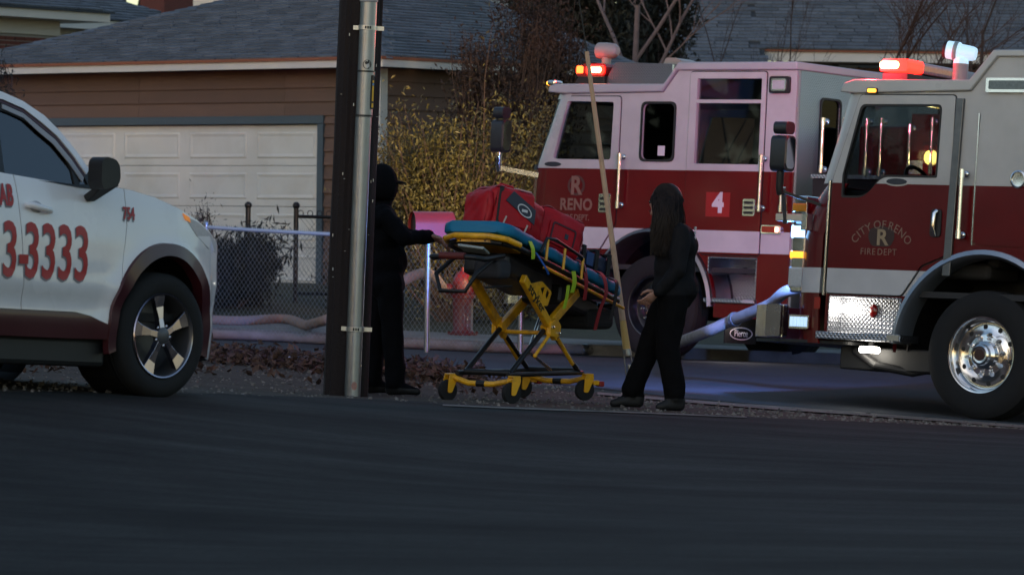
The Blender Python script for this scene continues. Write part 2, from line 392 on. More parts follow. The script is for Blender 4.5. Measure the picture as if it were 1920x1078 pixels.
# loose gravel on the shoulder
b = MB()
edge_y = lambda x: np.interp(x, [0, 600, 900, 1300, 1920], [734, 744, 760, 776, 804])
rn_y = lambda x: np.interp(x, [380, 700, 1000, 1280, 1600, 1920], [664, 690, 716, 750, 776, 801])
for p in scatter_px(2600, -40, 1980, rn_y, lambda x: edge_y(x) + 2):
    r_ = rs.uniform(.008, .02) * (1.7 if rs.rand() < .06 else 1); R = Euler(rs.uniform(0, 6, 3)).to_matrix()
    vs = [Vector(p) + R @ Vector(q) * r_ for q in ((1, 0, 0), (-1, .2, 0), (0, 1, .1), (.1, -1, 0), (0, 0, .8), (0, .1, -.8))]
    b.add(vs, [(0, 2, 4), (2, 1, 4), (1, 3, 4), (3, 0, 4), (2, 0, 5), (1, 2, 5), (3, 1, 5), (0, 3, 5)])
tag(b.build('gravel', stone_m), 'loose pale gravel scattered along the dirt shoulder', 'gravel', kind='stuff')
# drift of dead leaves along the far side of the shoulder
b = MB()
def leafq(b, p, s, R):
    vs = [Vector(p) + R @ Vector(q) * s for q in ((-1, 0, 0), (-.2, -.55, .12), (1, 0, .05), (-.2, .55, .12), (.1, 0, -.1))]
    b.add(vs, [(0, 1, 4), (1, 2, 4), (2, 3, 4), (3, 0, 4)])
pts = scatter_px(3600, 380, 905, lambda x: rn_y(x) - 6, lambda x: rn_y(x) + 17) + scatter_px(700, -40, 1000, lambda x: rn_y(x) - 2, lambda x: rn_y(x) + 40)
for p in pts:
    hgt = abs(rs.randn()) * .045
    leafq(b, (p[0], p[1], p[2] + .012 + hgt), rs.uniform(.025, .055), Euler(rs.uniform(-1, 1, 3) * np.array([1, 1, 3.1])).to_matrix())
tag(b.build('leaf_litter', leaf_dead), 'drift of dry brown leaves along the shoulder by the fence', 'leaves', kind='stuff')
litter = mat('paper_litter', (.5, .5, .52), .7)
for q, wsz, lab, nm in (((545, 685), .06, 'small white paper scrap lying in the leaves left of the utility pole', 'paper_scrap'), ((715, 697), .07, 'small white paper scrap lying by the legs of the man behind the pole', 'paper_scrap')):
    p = ground_px(*q); b = MB(); b.add([Vector(p) + Vector(v) for v in ((-wsz, 0, .02), (0, -.03, .03), (wsz, 0, .015), (.3 * wsz, .02, .07), (-.5 * wsz, .01, .09))], [(0, 1, 4), (1, 3, 4), (1, 2, 3)])
    tag(b.build(nm, litter), lab, 'litter')

# ------------------------------------------------------------------ houses
def shingles(parent, P0, u, v, nrm, ulen, vlen, inside, mw, limit=300, w=.30, ex=.145):
    """rows of shingles on a roof plane (parent-local); the ones nearest in view become objects, the rest one piece"""
    me = None; allp = []
    u = Vector(u).normalized(); v = Vector(v).normalized(); nrm = Vector(nrm).normalized()
    rows = int(vlen / ex); rr = random.Random(hash((round(ulen, 2), rows)) & 255)
    for j in range(rows):
        o = rr.uniform(0, w)
        for i in range(-1, int(ulen / w) + 2):
            uu = i * w + o; 
            if inside(uu, j * ex) and inside(uu + w, j * ex) and inside(uu + w * .5, (j + 1) * ex):
                allp.append((uu, j * ex))
    def prof(b, M_):
        L = ex * 1.22; ww = w - .012
        vs = [(0, 0, .002), (ww, 0, .002), (ww, 0, .032), (0, 0, .032), (0, L, .002), (ww, L, .002), (ww, L, .007), (0, L, .007)]
        b.add([M_ @ Vector(q) for q in vs], [(0, 1, 2, 3), (3, 2, 6, 7), (0, 3, 7, 4), (1, 5, 6, 2), (4, 7, 6, 5)])
    b0 = MB(); prof(b0, Matrix.Identity(4)); sm = b0.mesh('shingle', shingle_m)
    def seen(q):
        p = mw @ (Vector(P0) + u * q[0] + v * q[1]); d = np.array(p) - CAMP; z = d @ _f
        px = 960 + F_PX * (d @ _r) / z; py = 539 - F_PX * (d @ _u) / z
        return (not (0 < px < 1920 and -10 < py < 160), z)
    allp.sort(key=seen); rest = MB()
    for k, (uu, vv) in enumerate(allp):
        M_ = Matrix((u, v, nrm)).transposed().to_4x4(); M_.translation = Vector(P0) + u * (uu + rr.uniform(-.01, .01)) + v * (vv + rr.uniform(-.006, .006)) + nrm * rr.uniform(0, .004)
        if k < limit and not seen((uu, vv))[0]:
            o = link_mesh('shingle', sm, parent); o.matrix_local = M_
        else: prof(rest, M_)
    if rest.v: tag(rest.build('shingle_field', shingle_m, parent), kind='stuff')

GM = pose(595, 544, 54.8, (0, 0, 0), -41)
G = empty('garage_building', mw=GM, label='brown clapboard garage with white panelled door and grey shingle hip roof', cat='garage')
X0, X1, YB = -7.1, 1.45, 5.0; XM = (X0 + X1) / 2; ZE, PT = 2.955, .34; WX0, WX1 = -6.75, 1.066
AY = -.38 + (X1 - X0) / 2; ZR = ZE + PT * (X1 - X0) / 2
b = MB(); b.box(WX0 + .02, -4.98, .03, .2, -.3, 2.9); b.box(-4.98, .02, .03, .2, 2.2, 2.9); b.box(.02, WX1 - .02, .03, .2, -.3, 2.9); b.box(WX1 - .2, WX1 - .03, .2, 4.7, -.3, 2.9); b.box(WX0 + .02, WX0 + .2, .2, 4.7, -.3, 2.9); b.box(WX0 + .2, WX1 - .2, 4.5, 4.7, -.3, 2.9)
gw = b.build('wall', siding_m, G)
def clap(x0, x1, z0, z1, parent, face, ex=.178):
    """lap boards: face('f') front plane y=0, face('r') right plane x=WX1"""
    k = 0; z = z0
    while z < z1 - .01:
        zt = min(z + ex, z1); b = MB(); sec = [(z, -.034), (z, .03), (zt, .03), (zt, -.006)]
        if face == 'f': b.add([(x0, q[1], q[0]) for q in sec] + [(x1, q[1], q[0]) for q in sec], [(0, 1, 2, 3), (7, 6, 5, 4), (0, 3, 7, 4), (0, 4, 5, 1), (3, 2, 6, 7), (1, 5, 6, 2)])
        else: b.add([(WX1 - q[1], x0, q[0]) for q in sec] + [(WX1 - q[1], x1, q[0]) for q in sec], [(0, 1, 2, 3), (7, 6, 5, 4), (0, 3, 7, 4), (0, 4, 5, 1), (3, 2, 6, 7), (1, 5, 6, 2)])
        b.build('board', siding_m, parent); z = zt
clap(.115, WX1 - .10, 0, 2.24, G, 'f'); clap(WX0, -3.3, 2.24, 2.83, G, 'f'); clap(-3.295, -.6, 2.24, 2.83, G, 'f'); clap(-.595, WX1 - .10, 2.24, 2.83, G, 'f'); clap(WX0, -5.08, 0, 2.24, G, 'f')
clap(.10, 4.7, 0, 2.83, G, 'r')
b = MB(); b.box(WX1 - .098, WX1 + .03, -.03, .098, -.1, 2.83); b.build('corner_board', white_trim, G)
b = MB(); b.box(-5.08, -4.97, -.05, .06, 0, 2.132); b.box(.01, .113, -.05, .06, 0, 2.132); b.box(-5.08, .113, -.052, .06, 2.135, 2.238); b.build('door_frame', bluegrey, G, bevel=.004)
gd = empty('garage_door'); gd.parent = G
for r in range(4):
    b = MB(); z0 = r * .53 + .01; b.box(-4.965, .005, .04, .09, z0, z0 + .524); sec = b.build('door_section', door_white, gd, bevel=.004)
    for c in range(4):
        xa = .005 - (c + 1) * 1.2425 + .09; xb = xa + 1.06; b = MB()
        o = rrect(xa, xb, z0 + .09, z0 + .435, .012, 2); i_ = rrect(xa + .022, xb - .022, z0 + .112, z0 + .413, .01, 2); i2 = rrect(xa + .06, xb - .06, z0 + .15, z0 + .375, .01, 2)
        n = len(o); vs = [(p[0], .0395, p[1]) for p in o] + [(p[0], .026, p[1]) for p in i_] + [(p[0], .0365, p[1]) for p in i2]
        b.add(vs, [(i, (i + 1) % n, n + (i + 1) % n, n + i) for i in range(n)] + [(n + i, n + (i + 1) % n, 2 * n + (i + 1) % n, 2 * n + i) for i in range(n)] + [tuple(2 * n + i for i in range(n))])
        b.build('raised_panel', door_white, gd)
# roof
b = MB()
A_, B_, C_, D_ = (X0, -.38, ZE), (X1, -.38, ZE), (X1, YB, ZE), (X0, YB, ZE); AP, RG = (XM, AY, ZR), (XM, YB, ZR)
b.add([A_, B_, C_, D_, AP, RG], [(0, 1, 4), (1, 2, 5, 4), (3, 0, 4, 5), (2, 3, 5), (0, 3, 2, 1)])
rf = b.build('roof', roofbase_m, G)
nf = Vector((0, -PT, 1)).normalized(); vf = Vector((0, 1, PT)).normalized(); sl = math.sqrt(1 + PT * PT); half = (X1 - X0) / 2
shingles(rf, A_, (1, 0, 0), vf, nf, X1 - X0, half * sl, lambda u, v: v / sl <= u <= (X1 - X0) - v / sl and v < half * sl, GM, 190)
nr = Vector((PT, 0, 1)).normalized(); vr = Vector((-1, 0, PT)).normalized()
shingles(rf, B_, (0, 1, 0), vr, nr, YB + .38, half * sl, lambda u, v: v / sl <= u <= YB + .38 and v < half * sl, GM, 110)
def caps(name, a, b_, n, wd, parent, m):
    a = Vector(a); b_ = Vector(b_)
    bb = MB()
    for i in range(n):
        p = a.lerp(b_, i / n); q = a.lerp(b_, (i + 1.25) / n); d = (q - p).normalized(); s = d.cross(Vector((0, 0, 1))).normalized()
        up = Vector((0, 0, .03)); up2 = Vector((0, 0, .016)); dn = Vector((0, 0, -.022))
        bb.add([p + s * wd + dn, p + up, p - s * wd + dn, q + s * wd + dn, q + up2, q - s * wd + dn], [(0, 1, 4, 3), (1, 2, 5, 4), (0, 2, 1)])
    tag(bb.build(name, m, parent), kind='stuff')
caps('hip_cap', A_, AP, 34, .13, rf, shingle_m); caps('hip_cap', B_, AP, 34, .13, rf, shingle_m); caps('hip_cap', C_, RG, 26, .13, rf, shingle_m)
b = MB(); b.box(X0, X1 + .02, -.40, -.375, ZE - .125, ZE - .03); b.build('fascia', white_trim, G, bevel=.004)
b = MB(); b.box(X1 - .005, X1 + .018, -.374, YB, ZE - .125, ZE - .03); b.build('fascia', white_trim, G, bevel=.004)
b = MB(); b.box(X0, X1 + .03, -.43, -.35, ZE - .03, ZE + .008); b.build('drip_edge', drip, G); b = MB(); b.box(X1 - .03, X1 + .032, -.349, YB, ZE - .03, ZE + .008); b.build('drip_edge', drip, G)
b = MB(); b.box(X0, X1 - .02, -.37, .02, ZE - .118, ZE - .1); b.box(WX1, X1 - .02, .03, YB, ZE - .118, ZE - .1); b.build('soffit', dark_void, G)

# two storey house behind, upper left
HM = pose(112, 100, 70, (0, 0, 3.6), 52)
Hs = empty('brick_house', mw=HM, label='brick and cream house with stepped grey roofs behind the garage', cat='house')
zt = lambda px, py, yl=0: loc_side(HM, px, py, yl)
p1 = zt(112, 66); p2 = zt(112, 26)
b = MB(); b.box(-6, 0, .05, .4, -.5, p1.z - .02); b.build('mortar_wall', mortar, Hs)
bz = 2.6; brick_me = MB().box(0, .205, -.012, .06, 0, .06).mesh('brick', brick_m)
row = 0
while bz < p1.z - .075:
    xx = -2.3 + (.11 if row % 2 else 0)
    while xx < -.21:
        if not (-1.9 < xx + .1 < -1.55): o = link_mesh('brick', brick_me, Hs); o.location = (xx, .05, bz)
        xx += .218
    bz += .073; row += 1
b = MB(); b.box(-6, 0, 0, .35, p1.z - .02, p2.z + .2); b.build('upper_wall', cream_paint, Hs)
b = MB(); b.box(-1.78, -1.70, -.06, .0, 1.0, p1.z); b.build('downspout', white_trim, Hs)
b = MB(); b.box(-2.35, -2.27, -.03, .12, 1.2, p1.z - .06); b.build('window_frame', cream_paint, Hs); b = MB(); b.box(-3.2, -2.35, .03, .045, 1.2, p1.z - .06); b.build('window_pane', mat('dull_pane', (.06, .055, .03), .15), Hs)
ez = zt(60, 14, -.45).z
b = MB(); b.box(-6, .62, -.5, -.45, ez - .17, ez); b.box(.62, .66, -.5, 3, ez - .17, ez); b.build('fascia', cream_paint, Hs)
b = MB(); b.box(-6, .6, -.47, .5, ez - .17, ez - .15); b.build('soffit', white_trim, Hs)
b = MB(); b.add([(-6, -.55, ez), (.72, -.55, ez), (-2.2, 2.4, ez + 1.1), (-6, 2.4, ez + 1.1), (.72, 5, ez), (-2.2, 5, ez + 1.1), (-6, -.55, ez - .03), (.72, -.55, ez - .03)], [(0, 1, 2, 3), (1, 4, 5, 2), (6, 7, 1, 0)]); r1 = b.build('roof', roofbase_m, Hs)
nn = Vector((0, -1.1, 2.95)).normalized()
shingles(r1, (-4, -.55, ez + .004), (1, 0, 0), (0, 2.95, 1.1), nn, 4.7, 3.1, lambda u, v: u < 4.7 - v * .93, HM, 60)
# rear wing
def rz(px, py, yl): return loc_side(HM, px, py, yl)
q0 = rz(130, 42, 1.6); q1 = rz(256, 48, 1.6)
b = MB(); b.box(q0.x - 1, q1.x + 1.2, 2.0, 2.3, -.5, q0.z); b.build('wing_wall', cream_paint, Hs)
b = MB(); b.box(q0.x - .6, q1.x + 1.5, 1.55, 1.62, q0.z - .10, q0.z + .06); b.build('fascia', white_trim, Hs)
ra = rz(370, 21, 1.5); 
b = MB(); xe = q1.x + 1.6; ze2 = q0.z + .065; b.add([(q0.x - 2, 1.5, ze2), (xe, 1.5, ze2), (xe - 3.2, 5.2, ze2 + 1.5), (q0.x - 2, 5.2, ze2 + 1.5), (xe, 8, ze2), (xe - 3.2, 8, ze2 + 1.5)], [(0, 1, 2, 3), (1, 4, 5, 2)]); r2 = b.build('roof', roofbase_m, Hs)
shingles(r2, (q0.x - 2, 1.5, ze2 + .004), (1, 0, 0), (0, 3.7, 1.5), Vector((0, -1.5, 3.7)), xe - q0.x + 2, 3.9, lambda u, v: u < (xe - q0.x + 2) - v * .8, HM, 150)
ch = loc_side(HM, 320, 8, 5.0); b = MB(); b.box(ch.x - .4, ch.x + .4, 4.8, 5.4, ch.z - 1.2, ch.z + 1.2); b.build('chimney', brick_m, Hs)
# cream building beyond
p = at(400, 14, 88); EB = empty('cream_building', (p[0], p[1], gz(p[0], p[1])), math.radians(-20), 'far cream building glimpsed above the garage roof by a brick chimney', 'building')
b = MB(); b.box(-1.0, 5.0, 0, 4, 0, p[2] + 2 - gz(p[0], p[1])); b.build('wall', cream_paint, EB)
b = MB(); b.box(-1.05, 5.05, -.08, 0, p[2] - .25 - gz(p[0], p[1]), p[2] - .05 - gz(p[0], p[1])); b.build('band_course', white_trim, EB)

# house behind the fire engines
RM = pose(1600, 104, 74, (0, 0, 4.2), 2)
Rh = empty('shingled_house', mw=RM, label='low house with broad grey shingle roof behind the fire engines', cat='house')
lx = loc_side(RM, 1432, 104, 0).x; ll = loc_side(RM, 1180, 104, 0).x; rx = 7.5
b = MB(); b.box(ll + .5, rx, .6, .9, -.3, 4.0); b.build('wall', siding_m, Rh)
b = MB(); b.box(lx, rx, -.05, 0, 4.08, 4.24); b.build('fascia', white_trim, Rh)
b = MB(); b.box(lx - .05, rx, -.09, .06, 4.243, 4.28); b.build('drip_edge', drip, Rh)
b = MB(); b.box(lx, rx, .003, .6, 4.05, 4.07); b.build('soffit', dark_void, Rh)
tp = .5
b = MB(); b.add([(lx, -.1, 4.28), (rx, -.1, 4.28), (rx, 4, 4.28 + 4.1 * tp), (ll, 4, 4.28 + 4.1 * tp), (ll, -.9, 4.28 - .8 * tp), (lx, -.9, 4.28 - .8 * tp)], [(0, 1, 2, 3), (0, 3, 4, 5)]); r3 = b.build('roof', roofbase_m, Rh)
vv = Vector((0, 1, tp)).normalized(); nn = Vector((0, -tp, 1)).normalized()
shingles(r3, (lx, -.1, 4.284), (1, 0, 0), vv, nn, rx - lx, 4.4, lambda u, v: -.32 <= u < rx - lx, RM, 160)
shingles(r3, (ll, -.9, 4.284 - .8 * tp), (1, 0, 0), vv, nn, lx - ll, 4.4, lambda u, v: 0 <= u < lx - ll + .05, RM, 120)
# ------------------------------------------------------------------ chain link fence
fp = np.array([-.884, 45.0]); fdir = np.array([-math.cos(math.radians(38)), math.sin(math.radians(38))])
def fpt(t, h): q = fp + fdir * t; return Vector((q[0], q[1], gz(*q) + .09 + h))
FN = empty('chain_link_fence', fpt(0, 0), 0, 'galvanised chain link fence along the pavement with blue lit top rail', 'fence'); bpy.context.view_layer.update()
inv = Matrix.Translation(-fpt(0, 0))
fl = lambda t, h: inv @ fpt(t, h)
T0, T1 = -1.26, 6.2; FHT = 1.12
b = MB(); b.tube([fl(t, FHT) for t in np.linspace(T0, T1, 14)], .021, 8); b.build('top_rail', mat('rail_zinc', (.5, .52, .55), .35, .35, .1), FN, smooth=50)
for t in (0, 3.15, 6.1, -1.25):
    b = MB(); b.tube([fl(t, -.15), fl(t, FHT + .03)], .03, 10); b.lathe([(.03, 0), (.034, .012), (.022, .035), (0, .042)], 10, fl(t, FHT + .03)); b.build('post', galv, FN, smooth=50)
wire = mat('fence_wire', (.30, .31, .33), .45, .8, .1)
b = MB(); sp = .062; hh = FHT + .02; n = int((T1 - T0) / sp)
for i in range(-int(hh / sp) - 1, n + int(hh / sp) + 1):
    for s in (1, -1):
        t0 = T0 + i * sp; pts = []
        for h in np.linspace(.0, hh, 5):
            t = t0 + (h if s > 0 else -h) * .85
            if T0 <= t <= T1: pts.append(fl(t, h) + Vector((0, -.002 * s, 0)))
        if len(pts) > 1: b.tube(pts, .0021, 3, False)
for i in range(n * 2):
    t = T0 + i * sp / 2 * 1.0; b.tube([fl(t - .01, FHT - .01), fl(t + .006, FHT + .045)], .002, 3, False)
tag(b.build('wire_mesh', wire, FN), kind='stuff')

# dark gate of the yard fence behind
def bfence(pxs, D0, label, group=None):
    a = on_ground(pxs[0], D0); e = on_ground(pxs[-1], D0 + .4); base = Vector((a[0], a[1], a[2] + .08)); E_ = empty('yard_gate', base, 0, label, 'gate')
    zz = lambda px, k: Vector((on_ground(px, D0 + .4 * k)[0], D0 + .4 * k, on_ground(px, D0)[2] + .08)) - base
    for k, px in enumerate(pxs):
        p = zz(px, k / max(1, len(pxs) - 1)); b = MB(); b.tube([p, p + Vector((0, 0, 1.16))], .03, 8); b.ball((p.x, p.y, 1.18 + p.z), .045); b.build('post', black_metal, E_, smooth=60)
    A0 = zz(pxs[0], 0); A1 = zz(pxs[-1], 1)
    for h in (.12, 1.05):
        b = MB(); b.tube([A0 + Vector((0, 0, h)), A1 + Vector((0, 0, h))], .02, 8); b.build('rail', black_metal, E_, smooth=60)
    b = MB(); L = (A1 - A0).length; d = (A1 - A0) / L
    for i in range(-18, int(L / .06)):
        for s in (1, -1):
            pts = [A0 + d * (i * .06 + s * h * .85 + (.95 if s < 0 else 0)) + Vector((0, 0, .12 + h)) for h in np.linspace(0, .93, 4) if 0 <= i * .06 + s * h * .85 + (.95 if s < 0 else 0) <= L]
            if len(pts) > 1: b.tube(pts, .002, 3, False)
    tag(b.build('wire_mesh', black_metal, E_), kind='stuff')
    # ring scrolls along the top
    b = MB()
    for i in range(int(L / .12)):
        c = A0 + d * (i * .12 + .06) + Vector((0, 0, 1.09)); b.tube([c + d * .035 * math.cos(t) + Vector((0, 0, .035 * math.sin(t))) for t in np.linspace(0, 2 * math.pi, 9)], .006, 4, False)
    tag(b.build('ring_trim', black_metal, E_), kind='stuff')
bfence((553, 700), 51.5, 'black yard gate with ring trim in front of the garage, right of a lone post')
p = on_ground(463, 51.5); P_ = empty('fence_post', (p[0], p[1], p[2] + .07), 0, 'lone black round-topped post in front of the white garage door', 'post')
b = MB(); b.tube([(0, 0, 0), (0, 0, 1.16)], .032, 8); b.ball((0, 0, 1.18), .045); b.build('shaft', black_metal, P_, smooth=60)

# ------------------------------------------------------------------ hydrant, mailbox
red_hyd = mat('hydrant_red', (.15, .003, .004), .4, 0, .15, 8, coat=.2)
hp = on_ground(868, 47.2); HY = empty('fire_hydrant', (hp[0], hp[1], hp[2] + .09), 0, 'red fire hydrant behind the chain link fence with hose attached', 'hydrant')
b = MB(); b.lathe([(.17, 0), (.17, .04), (.13, .05), (.11, .08), (.115, .42), (.14, .43), (.14, .47), (.12, .48), (.125, .6), (.11, .66), (.07, .715), (.03, .73), (.03, .77), (0, .77)], 20); b.build('barrel', red_hyd, HY, smooth=40)
for dx, dy in ((-1, 0), (1, 0), (0, -1)):
    b = MB(); r_ = .058 if dy == 0 else .075; b.lathe([(r_ * .8, .09), (r_ * .8, .13), (r_, .135), (r_, .19), (r_ * .4, .2), (.02, .2), (.02, .225), (0, .225)], 12, (0, 0, .53), (dx, dy, 0)); b.build('outlet', red_hyd, HY, smooth=40)
for k in range(8):
    a_ = k * math.pi / 4; b = MB(); b.lathe([(.014, 0), (.014, .02), (0, .02)], 6, (.155 * math.cos(a_), .155 * math.sin(a_), .04)); b.build('bolt', red_hyd, HY)
mred = mat('mailbox_red', (.50, .045, .040), .4, 0, .06, 4, coat=.3)
mp = Vector(at(806, 446, 44.55)); MBX = empty('mailbox', mp, math.radians(20), 'rounded red mailbox with dark open end above the fence', 'mailbox')
arch = [(-.13, 0), (.13, 0)] + [(.13 * math.cos(t), .145 + .13 * math.sin(t)) for t in np.linspace(0, math.pi, 12)]
b = MB(); b.prism(arch, lambda u, w, t: (t, u, w), -.20, .235, [[(p[0] * .94, .006 + p[1] * .97) for p in arch]]); b.prism(arch, lambda u, w, t: (t, u, w), .236, .24); b.build('shell', mred, MBX, smooth=40)
b = MB(); b.prism([(p[0] * .93, .007 + p[1] * .96) for p in arch], lambda u, w, t: (t, u, w), -.17, -.165); b.build('dark_inside', black_metal, MBX)  # black plate stands in for the dark inside of the open end
b = MB(); b.tube([(0, 0, -.02), (0, 0, -.002)], .035, 10); b.bar((-.19, 0, -.012), (.2, 0, -.012), .08, .016); b.build('bracket', galv, MBX)

# ------------------------------------------------------------------ hoses
def smooth_path(pts, n=12):
    P = [Vector(p) for p in pts]; out = []
    for i in range(len(P) - 1):
        p0 = P[max(i - 1, 0)]; p1 = P[i]; p2 = P[i + 1]; p3 = P[min(i + 2, len(P) - 1)]
        for j in range(n):
            t = j / n; out.append(.5 * ((2 * p1) + (p2 - p0) * t + (2 * p0 - 5 * p1 + 4 * p2 - p3) * t * t + (3 * p1 - p0 - 3 * p2 + p3) * t ** 3))
    return out + [P[-1]]
hose_m = mat('canvas_hose', (.27, .25, .24), .9, 0, .15, 20, .6, 160, dirt=(.16, .145, .135), dscale=5, spec=.2)
hose_y = mat('tan_hose', (.36, .25, .21), .85, 0, .12, 20, .5, 160, dirt=(.25, .17, .14), dscale=4)
def gpt(px, py, up): p = ground_px(px, py); return (p[0], p[1], p[2] + up)
# ------------------------------------------------------------------ utility pole with riser conduit
pb = ground_px(648, 742); pb[2] -= .05
lean = .0285; POLE = empty('utility_pole', mw=Matrix.Translation(Vector(pb)) @ Matrix.Rotation(lean, 4, 'Y'), label='dark brown wooden utility pole in front of the man', cat='utility pole')
b = MB(); rsd = random.Random(2); prof = [(z, .163 - .0022 * z) for z in np.linspace(0, 11, 24)]
n = 44; vs = []
crk = [rsd.choice((0, 0, 0, 0, -.012, .003, -.004)) for _ in range(n)]
for z, r in prof:
    for j in range(n): t = 2 * math.pi * j / n; rr = r + crk[j] * (1 if math.sin(z * 1.3 + j) > -.3 else .2) + rsd.uniform(-.0015, .0015); vs.append((rr * math.cos(t), rr * math.sin(t), z))
b.add(vs, [(i * n + j, i * n + (j + 1) % n, (i + 1) * n + (j + 1) % n, (i + 1) * n + j) for i in range(len(prof) - 1) for j in range(n)] + [tuple((len(prof) - 1) * n + j for j in range(n))]); b.build('shaft', wood_m, POLE, smooth=30)
for k in range(26):
    a_ = rsd.uniform(3.6, 5.9); z = rsd.uniform(.9, 2.7); rr = .163 - .0022 * z; b = MB(); b.obox((rr * math.cos(a_), rr * math.sin(a_), z), (.012, .012, .003) if k % 2 else (.006, .006, .02)); b.build('staple', galv, POLE)
CON = empty('riser_conduit', mw=POLE.matrix_world @ Matrix.Translation((.055, -.235, .05)), label='grey steel riser conduit strapped to the front of the utility pole', cat='conduit')
b = MB(); b.tube([(0, 0, 0), (0, 0, 2.0)], .058, 20); b.build('lower_pipe', galv, CON, smooth=40)
b = MB(); b.tube([(.004, 0, 2.003), (.006, 0, 2.82)], .060, 20); b.build('upper_pipe', galv, CON, smooth=40)
b = MB(); b.tube([(.006, 0, 2.823), (.01, 0, 8.5)], .066, 20); b.build('sleeve', mat('grey_plastic', (.38, .37, .37), .5), CON, smooth=40)
bk = mat('black_tape', (.01, .01, .01), .5)
for z in (2.005, 2.32):
    b = MB(); b.lathe([(.0612, 0), (.0612, .012)], 20, (.004, 0, z), cap=False); b.build('tape_band', bk, CON, smooth=40)
strapm = mat('strap_steel', (.62, .6, .57), .35, .9, .15, 40)
for z in (.47, 2.62):
    b = MB(); b.lathe([(.062, 0), (.0645, .002), (.0645, .034), (.062, .036)], 20, (.003, 0, z), cap=False); b.bar((-.10, .06, z + .018), (.12, .06, z + .018), .012, .03); b.build('strap', strapm, CON, smooth=40)
    for k in range(3):
        b = MB(); a_ = -1.9 + k * .22; b.box(-.006, .006, -.0665, -.0648, z + .008, z + .028); o = b.build('strap_slot', bk, CON); o.rotation_euler = (0, 0, -.1 + k * .25)
yel = mat('tag_yellow', (.62, .38, .02), .5); 
b = MB(); b.box(.052, .066, -.045, .02, 2.06, 2.30); b.build('tag_strip', bk, CON)
for z0, z1, m_ in ((2.07, 2.10, yel), (2.115, 2.225, yel), (2.228, 2.243, mat('tag_blue', (.12, .25, .5), .5)), (2.246, 2.262, yel)):
    b = MB(); b.box(.0561, .0675, -.047, -.012, z0, z1); b.build('tag_plate', m_, CON)
st_d = mat('sticker_dark', (.02, .02, .022), .5); st_w = mat('sticker_white', (.6, .6, .58), .5)
def ondisc(c, r0, r1, sx=1.0, dz=0, dx=0, nn=14):
    vs = []
    for j in range(nn):
        t = 2 * math.pi * j / nn; an = (dx + r1 * sx * math.cos(t)) / .06 + c; vs.append((.004 + r0 * math.sin(an), -r0 * math.cos(an), dz + r1 * math.sin(t)))
    return vs
for nm, r0, r1, sx, dz, dx, m_ in (('sticker', .0610, .034, .95, 2.375, 0, st_d), ('sticker_patch', .0616, .018, .62, 2.368, .002, st_w), ('sticker_patch', .0622, .011, 1.1, 2.386, -.006, st_d)):
    b = MB(); vs = ondisc(.18, r0, r1, sx, dz, dx); b.add(vs, [tuple(range(len(vs)))]); b.build(nm, m_, CON)
b = MB(); vs = ondisc(.15, .0597, .03, .7, .085, 0); b.add(vs, [tuple(range(len(vs)))]); b.build('rust_patch', mat('rust_patch', (.42, .22, .18), .8, var=.3, scale=30), CON)

# ------------------------------------------------------------------ guy wire with tan guard, anchored behind the woman
gtop = Vector(at(1100, 97, 32.6)); gbot = Vector(at(1175, 654, 32.6)); gdir = (gtop - gbot).normalized()
anc = gbot - gdir * .42; anc.z = min(anc.z, gz(anc.x, anc.y) - .02)
GW = empty('guy_wire', gbot, 0, 'leaning guy wire in a tan plastic guard beside the woman', 'guy wire')
guard = mat('guy_guard_tan', (.62, .40, .26), .6, 0, .12, 5, dirt=(.46, .28, .18), dscale=5); guard_y = mat('guy_guard_yellow', (.66, .42, .14), .6, 0, .12, 5)
L0 = (gtop - gbot).length
b = MB(); b.tube([gdir * .22, gdir * (L0 * .5), gdir * L0], [.024, .021, .017], 12); b.build('guard_tube', guard, GW, smooth=50)
b = MB(); b.tube([gdir * 0, gdir * .218], [.031, .0245], 12); b.build('guard_foot', guard_y, GW, smooth=50)
b = MB(); b.tube([gdir * L0, gdir * (L0 + 1.2) + Vector((-.02, 0, 0)), gdir * (L0 + 5)], .005, 6); b.build('cable', black_metal, GW)
sd = Vector((1, 0, 0))
b = MB(); b.tube([gdir * -.002, gdir * -.05], .033, 12); b.build('clamp', galv, GW, smooth=50)
for s in (-1, 1):
    b = MB(); b.tube([gdir * -.04 + sd * .026 * s, gdir * -.2 + sd * .03 * s, gdir * -.30 + sd * .008 * s], .006, 6); b.build('thimble_rod', galv, GW, smooth=50)
b = MB(); b.tube([gdir * -.12, gdir * -.26], .014, 8); b.tube([gdir * -.27, anc - gbot], .011, 8); b.build('anchor_rod', galv, GW, smooth=50)

